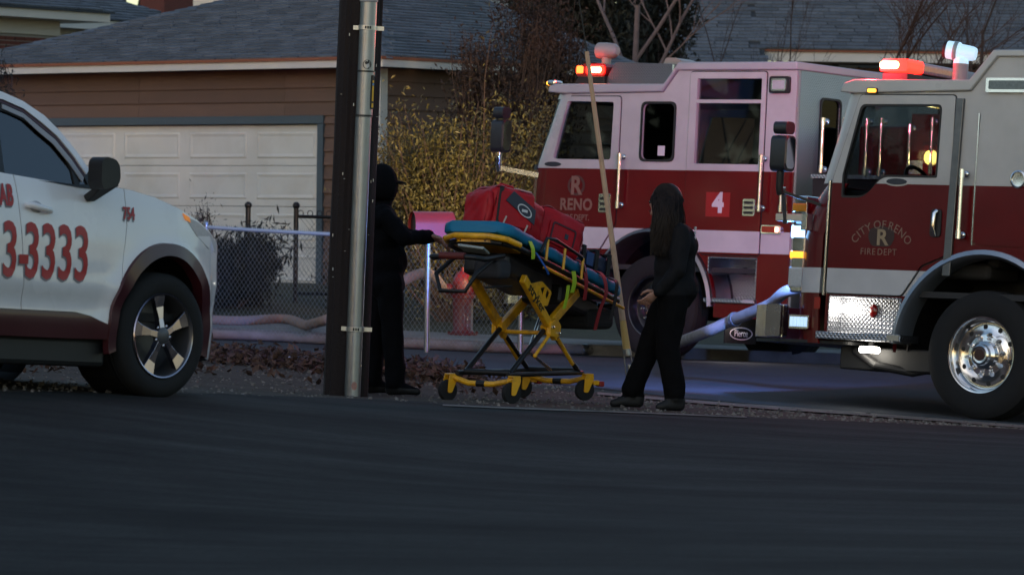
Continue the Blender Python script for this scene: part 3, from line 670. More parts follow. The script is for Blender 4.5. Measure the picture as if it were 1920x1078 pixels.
# ------------------------------------------------------------------ vegetation
bark = mat('grey_bark', (.17, .12, .115), .9, 0, .25, 12, .5, 60)
bark_d = mat('dark_bark', (.06, .042, .04), .9, 0, .25, 12, .5, 60)
twig_m = mat('reddish_twig', (.075, .042, .034), .85, 0, .2, 12)
leaf_y = mat('olive_leaf', (.12, .095, .028), .38, 0, .2, 4, island=.85)
leaf_d = mat('dark_evergreen_leaf', (.022, .022, .014), .7, 0, .2, 4, island=.5)
leaf_b = mat('brown_leaf', (.048, .026, .020), .75, 0, .2, 4, island=.5)
jun = mat('juniper_leaf', (.008, .011, .009), .75, 0, .2, 4, island=.4)
def bare_tree(px, D, h, r, seed, label, forks=3, spread=.5, leanx=0, m=None, start=.3, depth=4, thin=.62, group='bare winter trees behind the fire engines'):
    p = on_ground(px, D); rd = random.Random(seed); T = empty('bare_tree', p, 0, label, 'tree', group); tr = MB(); br = MB()
    def grow(b, p, d, L, r, lev):
        n = 5; pts = [p]; rs_ = [r]; q = p.copy(); dd = d.copy()
        for i in range(n):
            dd = (dd + Vector((rd.uniform(-1, 1), rd.uniform(-1, 1), rd.uniform(-.4, .8))) * .11).normalized(); q = q + dd * L / n; pts.append(q.copy()); rs_.append(r * (1 - .5 * (i + 1) / n))
        b.tube(pts, rs_, 7 if lev < 2 else 4, lev == 0)
        if lev >= depth: return
        k = forks + (1 if lev > 0 else 0)
        for i in range(k):
            s = rd.uniform(start if lev == 0 else .25, 1); j = min(n - 1, int(s * n)); o = pts[j].lerp(pts[j + 1], s * n - j); az = rd.uniform(0, 6.28)
            nd = (dd * (1 - spread * .5) + Vector((math.cos(az), math.sin(az), rd.uniform(-.05, .55))) * spread * rd.uniform(.7, 1.3)).normalized()
            grow(br, o, nd, L * rd.uniform(.45, .72), rs_[j] * thin, lev + 1)
    grow(tr, Vector((0, 0, -.1)), Vector((leanx, 0, 1)).normalized(), h, r, 0)
    tr.build('trunk', m or bark, T, smooth=60); br.build('branches', m or bark, T, smooth=60)
def leafy(name, px, D, label, cat, zc, rx, ry, rzz, nleaf, ls, lm, twigs=60, tm=None, seed=1, lobes=7, flat=.35, group=None, droop=0, jit=.28, base=0.08):
    """crown of leaf faces on clumps round many stems"""
    p = on_ground(px, D); rd = np.random.RandomState(seed); T = empty(name, (p[0], p[1], p[2] + base), 0, label, cat, group)
    cl = []
    for i in range(lobes):
        a_ = rd.uniform(0, 6.28); q = np.sqrt(rd.uniform(.05, 1)) * .75; cl.append((q * math.cos(a_) * rx, q * math.sin(a_) * ry, zc + rd.uniform(-.7, .72) * rzz, rd.uniform(.3, .6)))
    b = MB()
    tops = []
    for i in range(twigs):
        c = cl[rd.randint(lobes)]; e = Vector((c[0] + rd.randn() * rx * c[3] * .6, c[1] + rd.randn() * ry * c[3] * .6, c[2] + rd.randn() * rzz * c[3] * .5 + .1)); e.z = max(e.z, .1)
        s = Vector((rd.uniform(-.12, .12) * rx, rd.uniform(-.12, .12) * ry, -.05)); mid = s.lerp(e, .5) + Vector((rd.randn() * .08, rd.randn() * .08, .12))
        b.tube([s, s.lerp(mid, .6), mid, mid.lerp(e, .6) + Vector((rd.randn() * .03, 0, rd.randn() * .03)), e], [.022, .016, .011, .007, .003], 4, False); tops.append((mid, e))
    b.build('stems', tm or twig_m, T)
    b = MB(); vs = []; fs = []
    for i in range(nleaf):
        if rd.rand() < .55 and tops:
            m0, e = tops[rd.randint(len(tops))]; q = m0.lerp(e, rd.uniform(.1, 1.15)); q = (q.x + rd.randn() * jit * .35, q.y + rd.randn() * jit * .35, q.z + rd.randn() * jit * .35)
        else:
            c = cl[rd.randint(lobes)]; v = rd.randn(3); v /= np.linalg.norm(v) + 1e-6; v *= rd.uniform(.45, 1.08); q = (c[0] + v[0] * rx * c[3], c[1] + v[1] * ry * c[3], c[2] + v[2] * rzz * c[3])
        if q[2] < .03: continue
        s = ls * rd.uniform(.55, 1.3); R = Euler((rd.uniform(-1.3, 1.3), rd.uniform(-1.3, 1.3) , rd.uniform(0, 6.28))).to_matrix()
        k = len(vs); vs += [tuple(Vector(q) + R @ Vector(w) * s) for w in ((-1, 0, 0), (0, -flat, .1), (1, 0, -.05), (0, flat, .1))]; fs += [(k, k + 1, k + 2), (k, k + 2, k + 3)]
    b.add(vs, fs); me = bpy.data.meshes.new('crown'); me.from_pydata(b.v, [], b.f); me.materials.append(lm); o = link_mesh('crown', me, T)
    return T
leafy('leafy_bush', 850, 49.6, 'olive green leafy bush lit warm behind the red mailbox', 'bush', 1.15, 1.05, .8, 1.25, 24000, .031, leaf_y, 260, seed=4, lobes=14, jit=.3)
leafy('leafy_bush', 962, 50.2, 'brownish leafy bush beside the front fire engine cab mirror', 'bush', 1.25, .62, .6, 1.45, 11000, .028, mat('olive_brown_leaf', (.12, .085, .03), .5, 0, .2, 4, island=.5), 120, seed=9, lobes=11, jit=.3)
leafy('twiggy_shrub', 935, 52, 'reddish brown twiggy shrub reaching up against the garage roof', 'shrub', 2.45, .66, .6, 1.1, 15000, .032, leaf_b, 420, seed=12, lobes=12, jit=.4)
leafy('twiggy_shrub', 1005, 54, 'dense dark brown shrub behind the front engine windscreen corner', 'shrub', 2.7, .6, .6, 1.2, 14000, .034, leaf_b, 260, seed=44, lobes=12, jit=.4)
leafy('evergreen_tree', 1060, 66, 'dark evergreen tree standing behind the front fire engine', 'tree', 4.3, 1.15, 1.1, 1.7, 14000, .075, leaf_d, 60, bark_d, seed=20, lobes=20, flat=.3)
leafy('evergreen_tree', 1215, 68, 'smaller dark evergreen tree right of the forked bare trunk', 'tree', 4.2, .75, .9, 1.5, 8000, .075, leaf_d, 40, bark_d, seed=21, lobes=14, flat=.3)
leafy('juniper_bush', 428, 50.6, 'large dark juniper bush behind the fence in front of the garage', 'bush', .28, .66, .45, .50, 14000, .06, jun, 50, bark_d, seed=30, lobes=9, flat=.2)
leafy('low_shrub', 372, 49.6, 'low dark twiggy shrub just past the white taxi nose', 'shrub', .75, .34, .3, .52, 1500, .03, jun, 90, bark_d, seed=31, lobes=6, flat=.2)
leafy('low_shrub', 652, 50.6, 'low dark shrub hidden partly by the utility pole', 'shrub', .4, .3, .3, .4, 1500, .035, jun, 50, bark_d, seed=32, lobes=6, flat=.25)
leafy('leaning_branch_shrub', -10, 53, 'dark leafy branch reaching out over the taxi roof by the garage eave', 'shrub', 2.3, .42, .3, .55, 2400, .03, jun, 60, bark_d, seed=33, lobes=7, flat=.25)
p = on_ground(-10, 53); b = MB()
bare_tree(1165, 62, 4.3, .075, 5, 'pale forked bare tree rising behind the front engine lamps', 3, .55, .0, None, .55, 4, .68)
bare_tree(1302, 66, 3.6, .035, 6, 'thin bare sapling left of the rear cab roof hatch', 2, .4, .02, bark_d, .4, 4)
bare_tree(1385, 67, 3.4, .03, 16, 'thin bare sapling above the rear door of the front engine', 2, .4, -.03, bark_d, .4, 4)
bare_tree(1520, 64, 3.2, .04, 7, 'slender bare tree behind the tread plate wall', 3, .45, .03, bark_d, .4, 4)
bare_tree(1630, 62, 3.4, .055, 8, 'reddish bare tree directly behind the lit light bar', 4, .6, .03, twig_m, .45, 4)
bare_tree(1715, 64, 3.2, .04, 13, 'bare tree between the light bar and the white roof camera', 3, .6, -.04, twig_m, .4, 4)
bare_tree(1815, 66, 4.2, .05, 14, 'bare tree behind the white roof camera', 3, .5, .02, bark_d, .4, 4)
bare_tree(1900, 66, 3.8, .04, 15, 'rightmost bare tree above the near engine roof', 3, .5, -.05, bark_d, .4, 4)

# unseen trees added past the left edge, giving the engines something dark to reflect
b = MB(); rd = np.random.RandomState(11); vs = []; fs = []
line = resample([(-11, -8), (-15, 12), (-20, 34), (-26, 50), (-30, 75)], 60)
for i, (x, y) in enumerate(line):
    hgt = 7 + 2.5 * math.sin(i * .7) + rd.uniform(-1, 1)
    for k in range(150):
        q = (x + rd.randn() * 1.3, y + rd.randn() * 1.2, gz(x, y) + abs(rd.rand()) * hgt); s_ = rd.uniform(.2, .5); R = Euler(rd.uniform(-1.5, 1.5, 3)).to_matrix(); n0 = len(vs)
        vs += [tuple(Vector(q) + R @ Vector(w) * s_) for w in ((-1, 0, 0), (0, -.7, .1), (1, 0, 0), (0, .7, .1))]; fs += [(n0, n0 + 1, n0 + 2), (n0, n0 + 2, n0 + 3)]
b.add(vs, fs); me = bpy.data.meshes.new('reflection_trees'); me.from_pydata(b.v, [], b.f); me.materials.append(leaf_d)
tag(link_mesh('reflection_trees', me), 'unseen dark tree mass added past the left edge for the engines to reflect', 'trees', kind='stuff')

# wood added behind the houses to block bright sky between the trees
b = MB(); vs = []; fs = []
for x in np.arange(-34, 36, .8):
    for k in range(150):
        q = (x + rd.randn() * .8, 100 + rd.randn() * 3, gz(x, 95) + rd.rand() * (10 + 2 * math.sin(x * .6))); s_ = rd.uniform(.25, .6); R = Euler(rd.uniform(-1.5, 1.5, 3)).to_matrix(); n0 = len(vs)
        vs += [tuple(Vector(q) + R @ Vector(w) * s_) for w in ((-1, 0, 0), (0, -.7, .1), (1, 0, 0), (0, .7, .1))]; fs += [(n0, n0 + 1, n0 + 2), (n0, n0 + 2, n0 + 3)]
b.add(vs, fs); me = bpy.data.meshes.new('backdrop_wood'); me.from_pydata(b.v, [], b.f); me.materials.append(leaf_d)
tag(link_mesh('backdrop_wood', me), 'dark wood added far behind the houses to hide bright sky between trees', 'wood', kind='stuff')
# ------------------------------------------------------------------ fire engine materials
def banded_paint(name, bands, rough=.28):
    """fire engine livery: colour by height on the body; bands = [(z_low, colour)...]"""
    m = mat(name, (1, 1, 1), .22, 0, .04, 2, coat=.2, spec=.3); n = m.node_tree.nodes; L = m.node_tree.links; bs = n['Principled BSDF']
    tc = n.new('ShaderNodeTexCoord'); sp = n.new('ShaderNodeSeparateXYZ'); L.new(tc.outputs['Object'], sp.inputs[0])
    cur = None
    for z, c in bands:
        rgb = n.new('ShaderNodeRGB'); rgb.outputs[0].default_value = (*c, 1)
        if cur is None: cur = rgb.outputs[0]; continue
        g = n.new('ShaderNodeMath'); g.operation = 'GREATER_THAN'; L.new(sp.outputs['Z'], g.inputs[0]); g.inputs[1].default_value = z
        mx = n.new('ShaderNodeMix'); mx.data_type = 'RGBA'; L.new(g.outputs[0], mx.inputs[0]); L.new(cur, mx.inputs[6]); L.new(rgb.outputs[0], mx.inputs[7]); cur = mx.outputs[2]
    nz = n.new('ShaderNodeTexNoise'); nz.inputs['Scale'].default_value = 3; nz.inputs['Detail'].default_value = 8; L.new(tc.outputs['Object'], nz.inputs['Vector'])
    mr = n.new('ShaderNodeMapRange'); mr.inputs[1].default_value = .3; mr.inputs[2].default_value = .7; mr.inputs[3].default_value = .88; mr.inputs[4].default_value = 1.06; L.new(nz.outputs['Fac'], mr.inputs[0])
    hs = n.new('ShaderNodeHueSaturation'); L.new(mr.outputs[0], hs.inputs['Value']); L.new(cur, hs.inputs['Color']); L.new(hs.outputs[0], bs.inputs['Base Color']); return m
RED = (.115, .003, .006); WHT = (.50, .50, .50); STR = (.56, .56, .58)
liv1 = banded_paint('engine_paint_far', [(0, RED), (1.10, STR), (1.318, RED), (1.915, WHT)])
liv2 = banded_paint('engine_paint_near', [(0, RED), (.982, STR), (1.193, RED), (1.907, WHT)])
white_p = mat('white_engine_paint', WHT, .28, 0, .05, 3, coat=.6); red_p = mat('red_engine_paint', RED, .28, 0, .06, 3, coat=.6)
tread = plate_mat('tread_plate', (.42, .43, .46), .32, 26); tread2 = plate_mat('tread_plate_fine', (.46, .46, .48), .34, 30, .6)
brushed = mat('brushed_aluminium', (.56, .57, .60), .28, 1, .08, 20); pol = mat('polished_aluminium', (.80, .79, .78), .13, 1, .05, 10)
gl = glass('engine_window_glass', (.72, .76, .76), ior=1.2); gl_dark = glass('tinted_glass', (.12, .14, .14), ior=1.18)
blk = mat('black_trim', (.012, .012, .013), .5, 0, .1); inter = mat('dark_interior', (.03, .03, .032), .8)
gold = mat('gold_leaf', (.62, .45, .26), .5, .0, .12, 40, emit=None); lens_r = mat('red_lens', (.30, .005, .005), .15, 0, .05, coat=.5)
lens_c = mat('clear_lens', (.55, .57, .6), .1, .2, .1, 50); lens_a = mat('amber_lens', (.6, .25, .02), .15)
def em(name, c, s): return mat(name, c, .4, 0, 0, emit=c, estr=s)
em_red = em('lit_red_lamp', (1, .008, .004), 7); em_core = em('lit_red_core', (1, .34, .12), 16); em_amb = em('lit_amber_lamp', (1, .36, .03), 3); em_wht = em('lit_white_lamp', (1, .93, .8), 9); em_yel = em('lit_yellow_lamp', (1, .66, .16), 4)
em_blue = em('lit_blue_lamp', (.25, .55, 1), 9); em_orange = em('lit_orange_lamp', (1, .05, .008), 8)
def lamp(parent, loc, energy, color, kind='POINT', r=.05, d=None, angle=120, blend=.6):
    l = bpy.data.lights.new('lamp_light', kind); l.energy = energy; l.color = color; l.shadow_soft_size = r
    if kind == 'SPOT': l.spot_size = math.radians(angle); l.spot_blend = blend
    o = bpy.data.objects.new('lamp_light', l); COL.objects.link(o); o.parent = parent; o.location = loc
    if d is not None: o.rotation_euler = Vector(d).to_track_quat('-Z', 'Y').to_euler()
    return o
fnY = lambda u, w, t: (u, t, w)
fnX = lambda u, w, t: (t, u, w)
def part(parent, name, m, smooth=None, bevel=0, **k):
    pass
def big_wheel(parent, c, side, steer=0, r=.53, pol_m=pol):
    """truck wheel; side +1 faces +y"""
    w = empty('wheel'); w.parent = parent; w.location = c; w.rotation_euler = (0, 0, steer + (0 if side > 0 else math.pi))
    ax = (0, 1, 0); b = MB()
    b.lathe([(.315, -.29), (.40, -.305), (.49, -.295), (.522, -.265), (r, -.23), (r, -.235), (r, -.16), (.518, -.158), (.518, -.145), (r, -.143), (r, -.09), (.518, -.088), (.518, -.075), (r, -.073), (.522, -.025), (.50, -.008), (.47, .006), (.42, .014), (.36, .010), (.32, -.002), (.305, -.02)], 56, (0, 0, 0), ax, close=True); ty = b.build('tyre', rubber_dull, w, smooth=40)
    b = MB(); b.lathe([(.305, -.03), (.318, -.004), (.314, .004), (.304, .002), (.296, -.012), (.288, -.05), (.284, -.085), (.275, -.098), (.262, -.10), (.20, -.092), (.175, -.078), (.165, -.075), (0, -.075)], 56, (0, 0, 0), ax, cap=False); rim = b.build('rim', pol_m, w, smooth=35)
    for k in range(10):
        a_ = 2 * math.pi * (k + .3) / 10; b = MB(); b.lathe([(.023, 0), (.020, .0035), (0, .0035)], 12, (.232 * math.cos(a_), -.0975, .232 * math.sin(a_)), (0, 1, 0)); b.build('hand_hole', blk, rim, smooth=30)
        a2 = 2 * math.pi * (k + .8) / 10; b = MB(); x, z = .168 * math.cos(a2), .168 * math.sin(a2); b.lathe([(.019, 0), (.019, .02), (.014, .026), (.013, .045), (.008, .053), (0, .054)], 10, (x, -.082, z), ax); b.ball((x * .82, -.058, z * .82), .0125); b.build('lug_nut', chrome, rim, smooth=40)
    b = MB(); b.lathe([(.12, -.08), (.115, -.03), (.088, -.012), (.085, .02), (.07, .03), (.066, .022), (.05, .02)], 28, (0, 0, 0), ax, cap=False); b.build('hub', pol_m, rim, smooth=35)
    b = MB(); b.lathe([(.05, .015), (.048, .026), (0, .028)], 20, (0, 0, 0), ax); b.build('hub_cap', mat('hub_cap_dark', (.05, .02, .018), .3), rim, smooth=35)
    return w
def handrail(parent, x, y, z0, z1, m=None, off=.065, r=.017):
    b = MB(); b.tube([(x, y + off, z0 - .03), (x, y + off, z1 + .03)], r, 10); g = b.build('grab_rail', m or pol, parent, smooth=50)
    for z in (z0, z1):
        b = MB(); b.tube([(x, y, z), (x, y + off, z)], .014, 8); b.lathe([(.032, 0), (.032, .008), (.02, .02)], 12, (x, y, z), (0, 1, 0)); b.tube([(x, y + off, z - .035), (x, y + off, z + .035)], r * 1.35, 10); b.build('rail_bracket', chrome, g, smooth=50)
def pane(parent, out, y, m=None, name='window_pane'):
    b = MB(); b.prism(out, fnY, y, y + .006); return b.build(name, m or gl, parent)
def gasket(parent, out, hole, y0, y1, name='window_seal', m=None):
    b = MB(); b.prism(out, fnY, y0, y1, [hole]); return b.build(name, m or blk, parent)
def off_poly(p, d):
    c = Vector((sum(q[0] for q in p) / len(p), sum(q[1] for q in p) / len(p))); o = []
    for q in p:
        v = Vector(q) - c; o.append((q[0] + (d if v.x > 0 else -d) * min(1, abs(v.x) / .1), q[1] + (d if v.y > 0 else -d) * min(1, abs(v.y) / .1)))
    return o
def front_shell(parent, levels, yh, r, name, m, a0=0, a1=90, n=10, th=.03, cross=True, mirror=True, sgn0=1):
    """rounded front: levels [(z, x_front)]; corner radius r; from the side round to the centre line"""
    if not cross and mirror:
        front_shell(parent, levels, yh, r, name, m, a0, a1, n, th, cross, False, 1); return front_shell(parent, levels, yh, r, name, m, a0, a1, n, th, cross, False, -1)
    def ring(z, xf, d):
        pts = []; rr = r - d
        for i in range(n + 1):
            t = math.radians(a0 + (a1 - a0) * i / n); pts.append((xf - r + rr * math.sin(t), yh - r + rr * math.cos(t), z))
        if cross and a1 == 90: pts.append((xf - d, 0, z))
        return pts
    b = MB()
    for sgn in ((1, -1) if mirror else (sgn0,)):
        R0 = [ring(z, x, 0) for z, x in levels]; R1 = [ring(z, x, th) for z, x in levels]; k = len(R0[0])
        for R, fl in ((R0, 0), (R1, 1)):
            vs = [(p[0], p[1] * sgn, p[2]) for rr in R for p in rr]; b.add(vs, [(i * k + j, i * k + j + 1, (i + 1) * k + j + 1, (i + 1) * k + j) for i in range(len(levels) - 1) for j in range(k - 1)])
        for e in (0, -1):
            vs = [(p[0], p[1] * sgn, p[2]) for p in R0[e]] + [(p[0], p[1] * sgn, p[2]) for p in R1[e]]; b.add(vs, [(j, j + 1, k + j + 1, k + j) for j in range(k - 1)])
        for e in (0, -1):
            vs = [(R0[i][e][0], R0[i][e][1] * sgn, R0[i][e][2]) for i in range(len(levels))] + [(R1[i][e][0], R1[i][e][1] * sgn, R1[i][e][2]) for i in range(len(levels))]; q = len(levels); b.add(vs, [(j, j + 1, q + j + 1, q + j) for j in range(q - 1)])
    return b.build(name, m, parent, smooth=30)
def arc(cx, cz, r, a0, a1, n=18): return [(cx + r * math.cos(math.radians(a0 + (a1 - a0) * i / n)), cz + r * math.sin(math.radians(a0 + (a1 - a0) * i / n))) for i in range(n + 1)]
def seam(p, parent):
    """dark shut line round a door"""
    b = MB(); k = len(p); V = [Vector(q) for q in p]; area = sum(V[i].x * V[(i + 1) % k].y - V[(i + 1) % k].x * V[i].y for i in range(k)); sg = 1 if area > 0 else -1; o = []
    for i in range(k):
        e = V[(i + 1) % k] - V[i - 1]; n = Vector((e.y, -e.x)) * sg; n = n.normalized() if n.length > 1e-6 else Vector((0, 0)); o.append(V[i] + n * .011)
    b.add([(q.x, YS + .0016, q.y) for q in V] + [(q.x, YS + .0016, q.y) for q in o], [(i, (i + 1) % k, k + (i + 1) % k, k + i) for i in range(k)]); b.build('shut_line', blk, parent)
def fender(parent, r0, r1, a0, a1, y0, y1, m, name='wheel_arch_trim', bulge=.03):
    sec = [(r0, y0), (r0, y1), (r0 + (r1 - r0) * .35, y1 + bulge), (r1 - .01, y1 + bulge * .6), (r1, y0)]; b = MB(); n = 30; k = len(sec)
    for i in range(n + 1):
        t = math.radians(a0 + (a1 - a0) * i / n); b.v += [(q[0] * math.cos(t), q[1], .53 + q[0] * math.sin(t)) for q in sec]
    for i in range(n):
        for j in range(k): b.f.append((i * k + j, i * k + (j + 1) % k, (i + 1) * k + (j + 1) % k, (i + 1) * k + j))
    b.f += [tuple(range(k)), tuple(n * k + j for j in range(k))]; b.m = [0] * len(b.f); return b.build(name, m, parent, smooth=40)
def seat(parent, x, y, z):
    b = MB(); b.box(x - .25, x + .25, y - .24, y + .24, z, z + .14); b.box(x - .32, x - .2, y - .24, y + .24, z + .1, z + .62); b.box(x - .32, x - .22, y - .13, y + .13, z + .68, z + .9); b.build('seat', inter, parent, bevel=.05, seg=3)
def mirror_arm(parent, x, y, z0, z1, arm_from, aw=.03, ah=.05, am=None):
    b = MB(); b.prism(rrect(y - .09, y + .07, z0, z0 + (z1 - z0) * .72, .05), fnX, x - .08, x + .07); hd = b.build('mirror_housing', mat('mirror_black_' + parent.name, (.02, .024, .03), .3, 0, .1), parent, bevel=.025, smooth=40)
    b = MB(); b.prism(rrect(y - .075, y + .06, z0 + (z1 - z0) * .75, z1, .04), fnX, x - .07, x + .06); b.build('mirror_head', MATS['mirror_black_' + parent.name], parent, bevel=.025, smooth=40)
    b = MB(); b.prism(rrect(y - .07, y + .05, z0 + .025, z0 + (z1 - z0) * .69, .04), fnX, x - .088, x - .081); b.build('mirror_glass', chrome, hd)
    b = MB(); b.tube([(x, y, z0 + .05), (x, y, z0 - .14), (x, y - .02, z0 - .19)], .032, 10); b.bar((x, y, z0 - .16), arm_from, aw, ah); b.build('mirror_arm', am or pol, parent, smooth=45)
def under(parent, x0, x1):
    b = MB(); b.box(x0, x1, .35, .5, .42, .68); b.box(x0, x1, -.5, -.35, .42, .68); b.box(-.12, .12, -1.0, 1.0, .42, .6); b.build('chassis', blk, parent, bevel=.01)

# ================================================================== far engine: cab with raised rear roof
M1 = pose(1222, 575, 43.2, (0, 1.2, .53), 140, .012, .042)
E1 = empty('fire_engine', mw=M1, label='red and white fire engine number 4, farther left of the two', cat='fire engine', group='fire engines on the road')
YS = 1.22
cab = [(-1.70, .45), (-.80, .45)] + arc(0, .53, .80, 183, -3, 22) + [(.80, .47), (1.46, .47), (1.46, 1.93), (1.19, 2.68), (-.04, 2.70), (-.22, 2.92), (-1.70, 2.92)]
w1 = rpoly([(1.315, 2.608), (.588, 2.60), (.60, 2.01), (1.395, 2.01)], .03, 3); w2 = rpoly([(.213, 2.585), (-.192, 2.585), (-.192, 2.018), (.213, 2.018)], .07, 5); w3 = rpoly([(-.475, 2.838), (-1.281, 2.838), (-1.281, 1.983), (-.475, 1.983)], .012, 2)
w1c = [(min(p[0], 1.40), p[1]) for p in w1]
comp = rrect(-1.315, -.70, .64, 1.06, .01, 2)
w1h = rpoly([(1.20, 2.608), (.588, 2.60), (.60, 2.01), (1.36, 2.01)], .03, 3)
for s in (1, -1):
    y0, y1 = (YS - .05, YS) if s > 0 else (-YS, -YS + .05)
    b = MB(); b.prism(cab, fnY, y0, y1, [w1h, w2, w3] + ([comp] if s > 0 else [])); b.build('side_panel', liv1, E1, smooth=20)
# doors, proud of the body
d1 = rpoly([(.503, 2.655), (.503, .62 + .30), (.78, 1.0), (.86, .62), (1.44, .62), (1.44, 1.94), (1.17, 2.655)], .03, 3)
d1 = rpoly([(.503, 2.655), (.503, 1.36), (.72, 1.06), (.86, .62), (1.442, .62), (1.442, 1.94), (1.18, 2.655)], .03, 3)
b = MB(); b.prism(d1, fnY, YS + .001, YS + .016, [w1h]); fd = b.build('front_door', liv1, E1, bevel=.004); seam(d1, fd)
d2 = rpoly([(-.383, 2.905), (-1.335, 2.905), (-1.335, .62), (-.86, .62), (-.62, 1.20), (-.383, 1.36)], .03, 3)
d2 = rpoly([(-.383, 2.905), (-1.335, 2.905), (-1.335, 1.08), (-.62, 1.08), (-.50, 1.26), (-.383, 1.36)], .03, 3)
b = MB(); b.prism(d2, fnY, YS + .001, YS + .016, [w3]); rd_ = b.build('rear_door', liv1, E1, bevel=.004); seam(d2, rd_)
pane(E1, off_poly(w1h, .01), YS - .03); pane(E1, off_poly(w2, .01), YS - .03, gl_dark); pane(rd_, off_poly(w3, .01), YS - .03, gl)
gasket(E1, off_poly(w2, .022), w2, YS + .001, YS + .012)
b = MB(); b.box(-1.281, -.475, YS - .02, YS + .014, 2.592, 2.628); b.build('window_bar', white_p, rd_)
for wn, pr in ((w1h, E1), (w2, E1), (w3, E1)):
    b = MB(); b.prism(off_poly(wn, .01), fnY, -YS + .02, -YS + .026); b.build('window_pane', gl, E1)
# roof cap
def roof_cap(parent, prof, yh, m):
    b = MB(); b.prism(prof, fnY, -yh, yh); return b.build('roof', m, parent, bevel=.022, seg=3, smooth=30)
roof_cap(E1, [(1.24, 2.685), (1.46, 2.70), (1.44, 2.765), (1.36, 2.785), (-.055, 2.785), (-.235, 3.005), (-1.715, 3.005), (-1.715, 2.925), (-.205, 2.925), (-.03, 2.705)], 1.255, mat('grey_white_roof', (.42, .43, .45), .35, 0, .06, 3, coat=.3))
front_shell(E1, [(.50, 1.78), (.9, 1.80), (1.5, 1.80), (1.93, 1.78)], YS + .002, .34, 'front_panel', liv1)
front_shell(E1, [(1.93, 1.78), (2.3, 1.64), (2.68, 1.50)], YS + .002, .34, 'front_pillar', white_p, 0, 28, cross=False)
front_shell(E1, [(1.935, 1.775), (2.3, 1.635), (2.675, 1.495)], YS, .34, 'windscreen', gl, 28, 90, th=.008)
front_shell(E1, [(1.90, 1.80), (1.955, 1.79)], YS + .006, .345, 'windscreen_seal', blk, 26, 90, th=.02)
front_shell(E1, [(2.63, 1.525), (2.69, 1.50)], YS + .006, .345, 'windscreen_header', white_p, 0, 90, th=.02)
b = MB(); b.box(-1.70, 1.4, -1.17, 1.17, .9, .95); b.build('cab_floor', inter, E1)
b = MB(); b.box(1.05, 1.42, -1.1, 1.1, 1.55, 1.9); b.build('dashboard', inter, E1, bevel=.05)
b = MB(); c = Vector((1.0, .72, 1.98)); b.tube([c + Vector((.08 * math.sin(t), .21 * math.cos(t), .21 * math.sin(t))) for t in np.linspace(0, 6.283, 20)], .016, 6, False); b.build('steering_wheel', blk, E1)
for q in ((.45, .72, 1.25), (.45, -.72, 1.25), (-.9, .7, 1.3), (-.9, -.7, 1.3), (-1.35, 0, 1.3)): seat(E1, *q)
# rear cab wall in tread plate
rw = [(-1.20, .5), (1.20, .5), (1.20, 2.92), (-1.20, 2.92)]; rwh = rrect(.52, .84, 1.95, 2.66, .06)
b = MB(); b.prism(rw, fnX, -1.735, -1.703, [rwh]); b.build('rear_wall', tread2, E1)
b = MB(); b.prism(off_poly(rwh, .02), fnX, -1.745, -1.736, [rwh]); b.build('window_seal', blk, E1); b = MB(); b.prism(off_poly(rwh, .01), fnX, -1.72, -1.714); b.build('window_pane', gl_dark, E1)
b = MB(); b.ball((-1.76, -.1, 2.72), (.03, .09, .10)); b.build('wall_lamp', lens_c, E1, smooth=80)
# pump module and body behind the cab
b = MB(); b.box(-3.05, -1.9, -1.16, 1.16, .5, 1.86); b.build('pump_panel', mat('pump_panel_dark', (.035, .033, .036), .35, .6, .2, 9), E1, bevel=.01)
b = MB(); b.box(-3.05, -1.9, -1.19, 1.19, 1.86, 1.90); b.build('pump_top', tread, E1)
b = MB(); b.box(-2.95, -2.0, -1.0, .55, 1.90, 2.42); b.build('hose_cover', red_p, E1, bevel=.03)
b = MB(); b.box(-7.6, -3.06, -1.2, 1.2, .55, 2.05); b.build('rear_body', liv1, E1, bevel=.02)
b = MB(); b.box(-7.6, -3.06, .95, 1.18, 2.051, 2.5); b.box(-7.6, -3.06, -1.18, -.95, 2.051, 2.5); b.build('hose_bed_side', mat('dark_red_paint', (.11, .006, .008), .4), E1, bevel=.01)
for xx, z0, z1 in ((-2.02, 1.95, 2.42), (-2.28, 1.95, 2.42), (-2.55, 1.93, 2.42), (-2.72, 1.93, 2.42), (-3.10, 1.98, 2.36), (-3.36, 1.95, 2.42)): handrail(E1, xx, 1.13 if xx > -3 else 1.19, z0, z1, pol)
lp = loc_side(M1, 1747, 296, 1.22); b = MB(); b.lathe([(.075, 0), (.07, .03), (0, .035)], 18, lp, (0, 1, 0)); wl = b.build('work_lamp', em_yel, E1, smooth=60); b = MB(); b.box(lp.x - .11, lp.x + .11, 1.17, 1.215, lp.z - .28, lp.z + .13); b.build('lamp_housing', red_p, E1, bevel=.01)
lamp(E1, (lp.x, 1.34, lp.z), 4, (1, .75, .3), r=.06)
for xx in (-2.2, -2.45, -2.7):
    for zz in (1.05, 1.4): b = MB(); b.lathe([(.075, 0), (.075, .02), (.06, .026), (0, .026)], 16, (xx, 1.16, zz), (0, 1, 0)); b.build('gauge', chrome, E1, smooth=40)
under(E1, -7.4, 1.7)
